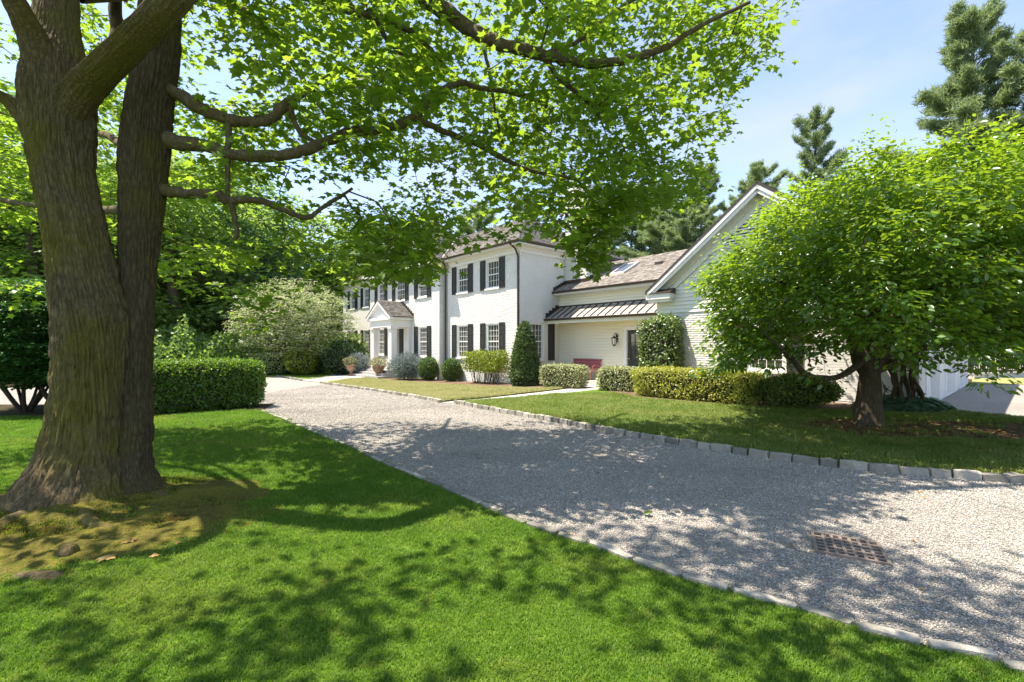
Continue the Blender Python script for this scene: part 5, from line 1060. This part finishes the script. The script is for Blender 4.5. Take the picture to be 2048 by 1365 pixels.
# ------------------------------------------------------------------ flowering dogwood, evergreens by the house end
b = gp(580, 748); base = tuple(b); H = 6.2
sk = []
for k in range(8):
    an = k*.785+.2; sk.append(([(b[0], b[1], b[2]-.1), (b[0]+.35*math.cos(an), b[1]+.35*math.sin(an), b[2]+.7), (b[0]+1.2*math.cos(an), b[1]+1.1*math.sin(an), b[2]+1.8), (b[0]+2.0*math.cos(an), b[1]+1.8*math.sin(an), b[2]+3.4)], (.20, .15, .09, .04)))
q = rvec(1000)*(rng.random((1000, 1))**.33); sp = np.array([b[0]+.25, b[1], b[2]+3.1])+q*np.array([4.0, 3.4, 2.9]); sp = sp[sp[:, 2] > b[2]+1.1+.5*(vnoise(sp[:, 0], sp[:, 1], 0, 6)-.5)]
lay = np.round(sp[:, 2]/.5+3*vnoise(sp[:, 0]*.9, sp[:, 1]*.9, 0, 12))*.5-1.5*vnoise(sp[:, 0]*.9, sp[:, 1]*.9, 0, 12); sp[:, 2] = .45*sp[:, 2]+.55*lay
dg = generic_tree('dogwood_tree', 'pale dogwood covered in white bracts beside the left end of the house', 'tree', base, sk, sp, 26, .42, .22, .13, T_OVAL, M_dogwood, M_bark2, None, .004, None, .45, .2)
C, D, N, S = spray_leaves(sp[rng.random(len(sp)) < .75]+[0, 0, .14], 10, .42, .15, .13, None, .35, 0.); link('blossom', leaves_mesh('blossom', C-np.array(base), D, N, S, T_OVAL, M_bract), dg, kind='stuff')
b = gp(690, 750); shrub('rhododendron', 'dark evergreen shrub at the left end of the house', 'shrub', b, 0, 'ball', (2.6, 2.2, 2.0), 5200, .15, T_OVAL, M_rhodo, None, .3, .16)
b = gp(636, 748); shrub('blue_conifer', 'small blue-green conifer between dogwood and dark evergreen shrub', 'shrub', b, 0, 'cone', (1.5, 1.4, 1.5), 2600, .13, T_NEEDLE, M_bg2, None, .35, .15, .7)
b = gp(602, 751); shrub('round_shrub', 'yellowish round shrub under the dogwood', 'shrub', b, 0, 'ball', (1.9, 1.7, 1.6), 2600, .11, T_OVAL, M_loose, None, .4, .2, .7)
b = gp(545, 750); shrub('round_shrub', 'pale green round shrub between dogwood and privet hedge', 'shrub', b, 0, 'ball', (2.4, 1.9, 1.4), 2600, .12, T_OVAL, M_dogwood, None, .4, .2, .7)

# ------------------------------------------------------------------ white pines, woodland trees, far wood
def pine_proto(seed, H, dens=1.):
    g = np.random.default_rng(seed); V, F, B0_, B1_, BW = [], [], [], [], []; T = []; Dv = []
    nb = int(74*dens); top = .0
    for i in range(nb):
        f = ((i+.5)/nb)**.85; z = H*(.22+.775*f); L = (4.6*(1-f)**.55+.45)*(.40+.80*g.random())*(.75+.5*float(vnoise(f*5, seed*3.1))); an = i*2.399+g.normal()*.25; tilt = .0+.8*f**2.2+.14*g.normal()
        d = np.array([math.cos(an), math.sin(an), 0]); s = np.array([-d[1], d[0], 0]); p = np.array([0, 0, z]); curve = .10+.14*g.random()
        tip = lambda t: p+d*L*t+np.array([0, 0, L*(tilt*t+curve*t*t)])
        for a in range(4): B0_.append(tip(a/4)); B1_.append(tip((a+1)/4)); BW.append((4-a)**2*(1+2*(1-f)))
        nt = int(14+L*42*dens)
        for k in range(nt):
            t = .30+.74*g.random()**.8; q = tip(t)+s*g.normal()*.16*L*(1.1-.5*t)+np.array([0, 0, abs(g.normal())*.16+.05]); T.append(q); Dv.append(d*.55+np.array([0, 0, .7])+.25*g.normal(size=3))
    T = np.array(T); Dv = np.array(Dv); m = 9; C = np.repeat(T, m, 0); D = np.repeat(Dv, m, 0)+rvec(len(C))*.9; C = C+rvec(len(C))*.17
    fo = leaves_mesh('crown', C, D, rvec(len(C)), .25+.18*rng.random(len(C)), T_NEEDLE, M_pine, np.repeat(rng.random(len(T)), m))
    br = twig_mesh('branches', np.array(B0_), np.array(B1_), np.array(BW), .012, M_pinebark, .45, 4, .09)
    c = np.array([(0.12*math.sin(k*.9+seed), .12*math.cos(k*1.1+seed), H*k/12) for k in range(13)]); Vt, Ft = tube_arrays(c, np.linspace(.34, .035, 13), 9)
    return fo, br, np_mesh('trunk', Vt, Ft, M_pinebark, smooth=True)
PP = [pine_proto(3, 24., 1.25), pine_proto(8, 24., 1.0), pine_proto(15, 24., 1.1)]
def pine(u, vtop, Y, label, k, wide=1., rz=0.):
    x = (u-UC)*Y/FPX; z0 = float(gz(x, Y)); H = (CAMH-(vtop-VH)*Y/FPX-z0)*.955; t = thing('pine_tree', label, 'tree', (x, Y, z0-.1), 'tall white pines behind the house', rz); t.scale = (H/24*wide, H/24*wide, H/24)
    for nm, me in zip(('crown', 'branches', 'trunk'), PP[k]): link(nm, me, t, kind='stuff' if nm != 'trunk' else None)
for (uu, vt_, Y, k, wd, lab) in ((1945, 8, 33, 0, 1.0, 'tallest white pine, rising above the leafy tree at the right'), (2085, 30, 30, 2, 1.05, 'white pine cut by the upper right picture edge'),
    (1632, 225, 46, 1, .95, 'white pine standing alone against the sky right of the gable peak'), (1515, 322, 52, 2, 1.15, 'white pine directly behind the gable peak'), (1402, 318, 44, 1, 1.0, 'white pine left of the gable peak, touching the maple leaves'),
    (1330, 372, 40, 0, 1.3, 'broad white pine over the wing roof with the skylight'), (1262, 362, 48, 2, 1.2, 'white pine behind the chimney, right of it'), (1180, 392, 52, 0, 1.1, 'white pine directly behind the white chimney'),
    (1050, 400, 55, 1, 1.2, 'white pine seen over the main roof through maple leaves'), (955, 402, 58, 2, 1.2, 'white pine rising behind the main roof valley'), (860, 420, 60, 0, 1.2, 'white pine behind the entrance gable'), (1212, 425, 42, 1, 1.3, 'white pine over the wing roof, just right of the chimney'), (1300, 405, 50, 1, 1.3, 'white pine behind the wing ridge, partly covered by maple leaves'), (1372, 395, 36, 2, 1.3, 'white pine close behind the garage roof slope'), (1478, 392, 46, 0, 1.3, 'white pine rising from behind the upper gable rake'), (1450, 430, 38, 2, 1.5, 'low bushy white pine behind the garage roof'), (1760, 400, 50, 0, 1.2, 'white pine half hidden behind the leafy tree crown')):
    pine(uu, vt_, Y, lab, k, wd, rng.random()*6)
def wood_proto(seed, mat, n=240, per=46, H=14., lsz=.30):
    g = np.random.default_rng(seed); q = rvec(n)*(rng.random((n, 1))**.36); cl = q*np.array([4.4, 4.4, 5.6])+[0, 0, H*.56]
    cl = cl*(1+.2*(vnoise(cl[:, 0]*.5, cl[:, 1]*.5, cl[:, 2]*.5, seed)-.5))[:, None]; cl[:, 2] = np.clip(cl[:, 2], 2.0, H)
    c = np.array([(.2*math.sin(k*.8+seed), .2*math.cos(k*.7+seed), H*.8*k/9) for k in range(10)]); Vt, Ft = tube_arrays(c, np.linspace(.34, .08, 10), 9)
    p0, p1, w = grow(c[2:], cl, .9); C, D, N, S = spray_leaves(cl, per, .95, .5, lsz, None, .7, .2)
    return leaves_mesh('crown', C, D, N, S, T_DIAM, mat), twig_mesh('branches', p0, p1, w, .012, M_pinebark, .5, 4, .14), np_mesh('trunk', Vt, Ft, M_pinebark, smooth=True)
WP = [wood_proto(41, M_bg), wood_proto(52, M_bg2), wood_proto(63, M_bg)]
wt = [(455, 40, 19, 1, 'woodland tree with a thick dark trunk showing above the privet hedge'), (350, 34, 18, 0, 'woodland tree rising right behind the twin trunk'), (560, 46, 19, 2, 'woodland tree behind the top of the dogwood'), (660, 50, 16, 0, 'woodland tree beyond the left end of the house'),
      (740, 54, 16, 1, 'woodland tree showing over the far left roof'), (250, 42, 20, 2, 'woodland tree hidden mostly by the maple trunk'), (60, 30, 18, 0, 'woodland tree over the layered shrubs at the left'), (-60, 32, 22, 1, 'woodland tree cut by the left picture edge'),
      (150, 44, 26, 0, 'tall far woodland tree glimpsed left of the maple trunk'), (400, 52, 26, 2, 'tall far woodland tree between hedge and sky'), (520, 56, 20, 1, 'tall far woodland tree behind the dogwood, furthest back'), (2150, 34, 12, 1, 'woodland tree beyond the white railing at the right'), (1990, 42, 11, 0, 'woodland tree behind the court railing'), (1880, 48, 12, 2, 'woodland tree behind the garage roof')]
for (uu, Y, H, k, lab) in wt:
    x = (uu-UC)*Y/FPX; t = thing('woodland_tree', lab, 'tree', (x, Y, float(gz(x, Y))-.1), 'woodland trees round the garden', rng.random()*6); t.scale = (H/14*1.05, H/14*1.05, H/14)
    for nm, me in zip(('crown', 'branches', 'trunk'), WP[k]): link(nm, me, t, kind='stuff' if nm != 'trunk' else None)
# understorey along the wood's edge and the far wood as one mass
n = 60000; an = np.radians(rng.uniform(-72, 66, n)); R = rng.uniform(58, 82, n); x = R*np.sin(an); y = R*np.cos(an); top = 9+7*vnoise(an*14, R*.05, 0, 91)-np.where(an > .45, 3, 0); z = top*rng.random(n)**.8-.3
link('far_wood', leaves_mesh('far_wood', np.column_stack([x, y, z]), rvec(n)+[0, -.3, -.2], rvec(n)+[0, -.6, .8], .8+.5*rng.random(n), T_DIAM, M_bg, vnoise(an*30, z*.3, R*.2, 17)), kind='stuff')
n = 52000; an = np.radians(rng.uniform(-62, -17, n)); R = rng.uniform(33, 50, n); x = R*np.sin(an); y = R*np.cos(an); top = 1.2+2.6*vnoise(an*40, R*.15, 0, 33); z = top*rng.random(n)**.8-.3
link('undergrowth', leaves_mesh('undergrowth', np.column_stack([x, y, z]), rvec(n)+[0, -.3, -.2], rvec(n)+[0, -.6, .9], .17+.12*rng.random(n), T_DIAM, M_bg, rng.random(n)), kind='stuff')
# ------------------------------------------------------------------ small things: bench, lantern, urns, drain, railing, stray leaves
M_red = plain('faded_red_paint', (.43, .115, .125), .5, .15, 4.)
bo = W(-12.98, 15.22); be = thing('red_bench', 'faded red slatted bench with curled legs against the porch wall', 'bench', (bo[0], bo[1], .06), None, HA)
BL = .78
for k in range(5): y = -.28+k*.095; mb = MB(); mb.box(-BL, BL, y, y+.08, .405+.0*k, .43); mb.build('seat_slat', M_red, be)
for k in range(4): z = .50+k*.085; y = .20+.03*k; mb = MB(); mb.hexa([(-BL, y, z), (BL, y, z), (BL, y+.02, z), (-BL, y+.02, z), (-BL, y+.025, z+.07), (BL, y+.025, z+.07), (BL, y+.045, z+.07), (-BL, y+.045, z+.07)]); mb.build('back_slat', M_red, be)
mb = MB(); mb.tube([(-BL-.03, .33, .85), (BL+.03, .33, .85)], .022, 8); mb.hexa([(-BL, .29, .835), (BL, .29, .835), (BL, .40, .80), (-BL, .40, .80), (-BL, .29, .855), (BL, .29, .855), (BL, .40, .82), (-BL, .40, .82)]); mb.build('top_rail', M_red, be)
for x in (-BL+.12, BL-.12):
    for pts in ([(x, -.27, .40), (x, -.30, .30), (x, -.24, .15), (x, -.28, .03), (x, -.33, .0), (x, -.35, .035)], [(x, .16, .40), (x, .20, .28), (x, .17, .14), (x, .24, .02), (x, .29, .0), (x, .31, .03)]):
        mb = MB(); c = smooth_path([np.array(p) for p in pts], 4); mb.tube(c, np.linspace(.02, .014, len(c)), 6); mb.build('leg', M_red, be)
    mb = MB(); c = smooth_path([np.array(p) for p in [(x, .17, .40), (x, .22, .55), (x, .32, .84)]], 4); mb.tube(c, .014, 6); mb.tube([(x, -.28, .40), (x, .2, .39)], .012, 6); mb.build('back_frame', M_red, be)
for x in (-BL, BL):
    mb = MB(); c = smooth_path([np.array(p) for p in [(x, -.27, .42), (x, -.26, .58), (x, -.1, .64), (x, .1, .62), (x, .24, .68)]], 4); mb.tube(c, .015, 6); mb.build('armrest', M_red, be)
# wall lantern
M_black = plain('black_iron', (.02, .018, .016), .4, .1); lo = W(-11.42, 15.57); ln = thing('wall_lantern', 'black iron carriage lantern on the cream clapboards beside the porch door', 'lantern', (lo[0], lo[1], 1.62), None, HA)
mb = MB(); mb.box(-.05, .05, -.005, .03, .05, .4); mb.tube(smooth_path([np.array(p) for p in [(0, 0, .3), (0, -.1, .42), (0, -.19, .36), (0, -.19, .27)]], 5), .012, 6); mb.build('bracket', M_black, ln)
mb = MB(); mb.lathe([(.02, -.12), (.05, -.10), (.075, -.06), (.085, -.05)], 8, (0, -.19)); mb.build('base', M_black, ln)
mb = MB(); mb.lathe([(.14, .20), (.12, .225), (.05, .27), (.02, .30)], 8, (0, -.19)); mb.build('cap', M_black, ln)
mb = MB()
for k in range(8):
    a = k*math.pi/4; mb.tube([(.083*math.cos(a), -.19+.083*math.sin(a), -.05), (.125*math.cos(a), -.19+.125*math.sin(a), .2)], .007, 4)
mb.build('ribs', M_black, ln)
def clear_mat():
    k = NT('lantern_glass'); a = k.n('ShaderNodeBsdfTransparent').outputs[0]; b = k.n('ShaderNodeBsdfGlossy', {'Roughness': .05}).outputs[0]; m = k.n('ShaderNodeMixShader', {0: .12, 1: a, 2: b}).outputs[0]; k.t.links.new(m, k.out.inputs[0]); return k.m
mb = MB(); mb.lathe([(.08, -.048), (.12, .198)], 8, (0, -.19)); mb.build('glass', clear_mat(), ln)
mb = MB(); mb.tube([(0, -.19, -.05), (0, -.19, .1)], .018, 8); mb.build('candle', M_trim, ln)
# planted urns
M_terra = plain('weathered_terracotta', (.33, .20, .13), .85, .3, 12., .004)
M_flow = leaf_mat('urn_flowers', (.16, .20, .08), (.40, .36, .20), (.35, .35, .15), .3, .3, .5, (.70, .62, .50), 20.)
for (uu, vv, lab) in ((703, 753, 'terracotta urn of pale flowers, the one before the silvery spruce'), (757, 758, 'terracotta urn of pale flowers at the entrance steps')):
    b = gp(uu, vv); ur = thing('planted_urn', lab, 'urn', b, 'terracotta urns flanking the entrance path')
    mb = MB(); mb.box(-.2, .2, -.2, .2, -.03, .06); mb.lathe([(.17, .06), (.10, .12), (.075, .19), (.12, .24), (.25, .36), (.30, .50), (.30, .56), (.36, .60), (.37, .64), (.31, .64), (.28, .58)], 20); mb.build('urn', M_terra, ur)
    q = rvec(520)*(rng.random((520, 1))**.4); c = q*np.array([.48, .48, .30])+[0, 0, .82]; c[:, 2] = np.maximum(c[:, 2], .6-.3*(np.hypot(c[:, 0], c[:, 1]) > .36)); link('flowers', leaves_mesh('flowers', c, q+rvec(520)*.6, q+rvec(520)*.5+[0, 0, .6], .08+.05*rng.random(520), T_OVAL, M_flow), ur, kind='stuff')
# cast-iron drain grate in the gravel
M_rust = plain('rusty_cast_iron', (.21, .17, .148), .85, .35, 14., .003, .4, .15)
c1, c2, c3, c4 = [G(*q) for q in ((1645, 1074), (1757, 1092), (1752, 1126), (1634, 1103))]
gc = (c1+c2+c3+c4)/4; ex = norm((c2-c1)+(c3-c4)); ey = np.array([-ex[1], ex[0]]); GW = .46; GD = .42
dg_ = thing('drain_grate', 'rusty slotted iron drain grate set in the gravel drive', 'drain', (gc[0], gc[1], .0), None, math.atan2(ex[1], ex[0]))
mb = MB(); hw, hd = GW/2, GD/2; cols, rows = 7, 6; fr = .022
for a, b_, c, d in ((-hw, hw, -hd, -hd+fr), (-hw, hw, hd-fr, hd), (-hw, -hw+fr, -hd+fr, hd-fr), (hw-fr, hw, -hd+fr, hd-fr)): mb.box(a, b_, c, d, -.03, .022)
mb.build('frame', M_rust, dg_); mb = MB()
for k in range(1, cols): x = -hw+fr+(GW-2*fr)*k/cols; mb.box(x-.0105, x+.0105, -hd+fr, hd-fr, -.03, .0195)
for k in range(1, rows):
    y = -hd+fr+(GD-2*fr)*k/rows
    for q in range(cols): xa = -hw+fr+(GW-2*fr)*q/cols+(.0125 if q else 0); xb = -hw+fr+(GW-2*fr)*(q+1)/cols-(.0125 if q < cols-1 else 0); mb.box(xa, xb, y-.011, y+.011, -.03, .0185)
mb.build('grid_bars', M_rust, dg_)
mb = MB(); mb.box(-hw+.005, hw-.005, -hd+.005, hd-.005, -.029, .008); mb.build('dark_well', plain('drain_dark', (.012, .011, .01), .9, .1), dg_)
# white railing on a low wall beyond the garage court
f0, f1 = G(1942, 757.5), np.array([27., 22.6]); fd = (f1-f0); FL = np.hypot(*fd); fa = math.atan2(fd[1], fd[0])
wl = thing('low_wall', 'low pale stone wall under the white railing beyond the court', 'wall', (f0[0], f0[1], float(gz(*f0))), None, fa); mb = MB(); mb.box(0, FL, -.12, .12, -.1, .19); mb.build('wall', M_path, wl); mb = MB(); mb.box(-.02, FL, -.15, .15, .192, .24); mb.build('coping', M_path, wl)
rl = thing('railing', 'white railing with thin pickets and dark bottom rail beyond the garage court', 'railing', (f0[0], f0[1], float(gz(*f0))+.24), None, fa)
mb = MB(); mb.box(0, FL, -.03, .03, .06, .12); mb.build('bottom_rail', M_black, rl); mb = MB(); mb.box(0, FL, -.03, .03, 1.02, 1.08); mb.build('top_rail', M_black, rl)
for k in range(int(FL/.16)): mb = MB(); x = .08+k*.16; mb.box(x-.011, x+.011, -.011, .011, .12, 1.02); mb.build('picket', M_trim, rl)
for k in range(int(FL/2.4)+1): mb = MB(); x = .02+k*2.4; mb.box(x-.05, x+.05, -.05, .05, .0, 1.2); mb.build('post', M_black, rl)
n = 70; uu_ = rng.uniform(0, 1, n); x = rng.uniform(-3, 6.5, n); y = rng.uniform(2.2, 10, n); ok = inpoly(x, y, drive_poly); x, y = x[ok], y[ok]
link('drive_litter', leaves_mesh('drive_litter', np.column_stack([x, y, gz(x, y)+.018]), rng.normal(size=(len(x), 3))*[1, 1, .1], [0, 0, 1]+rvec(len(x))*.3, .02+.035*rng.random(len(x)), T_MAPLE_S, M_fallen), kind='stuff')
# stray leaves on the moss and gravel
def stray(uu, vv, rnd, s, label, z=None, mat=None):
    x, y = G(uu, vv); h = moss_h(x, y) if z is None else z; me = np_mesh('fallen_leaf', T_MAPLE[0]*s, T_MAPLE[1], mat or M_fallen, {'rnd': np.full(len(T_MAPLE[0]), rnd)}); o = link('fallen_leaf', me, None, label, 'leaf', None, None, (x, y, h+.03)); o.rotation_euler = (random.uniform(-.2, .2), random.uniform(-.3, .3), random.uniform(0, 6))
stray(205, 1125, .95, .12, 'pale maple leaf lying on the moss before the twin trunk'); stray(268, 1090, .6, .09, 'tan curled leaf lying on the moss, right of the pale maple leaf'); stray(310, 1125, .9, .06, 'small yellowish leaf at the right edge of the moss'); stray(350, 1098, .2, .05, 'small brown leaf on the moss edge beside the lawn')
stray(1300, 1032, .2, .09, 'dark green leaf lying alone on the gravel', .02, M_maple)
M_stone = plain('grey_field_stone', (.16, .135, .11), .9, .45, 14., .012)
for (uu, vv, s, sz, lab) in ((75, 1160, (.17, .06, .035), 3, 'low grey piece of surface root breaking the moss at the lower left'), (135, 1118, (.07, .06, .10), 5, 'small upright knob of wood rising from the moss')):
    bm = bmesh.new(); bmesh.ops.create_icosphere(bm, subdivisions=3, radius=1); V = np.array([v.co for v in bm.verts]); V *= (1+.5*(vnoise(V[:, 0]*1.6+sz, V[:, 1]*1.6, V[:, 2]*1.6, sz)-.5))[:, None]
    for v, c in zip(bm.verts, V*np.array(s)): v.co = c
    me = bpy.data.meshes.new('stone'); bm.to_mesh(me); bm.free(); me.materials.append(M_bark); x, y = G(uu, vv); link('root_knob', me, None, lab, 'root', None, None, (x, y, moss_h(x, y)+.0))
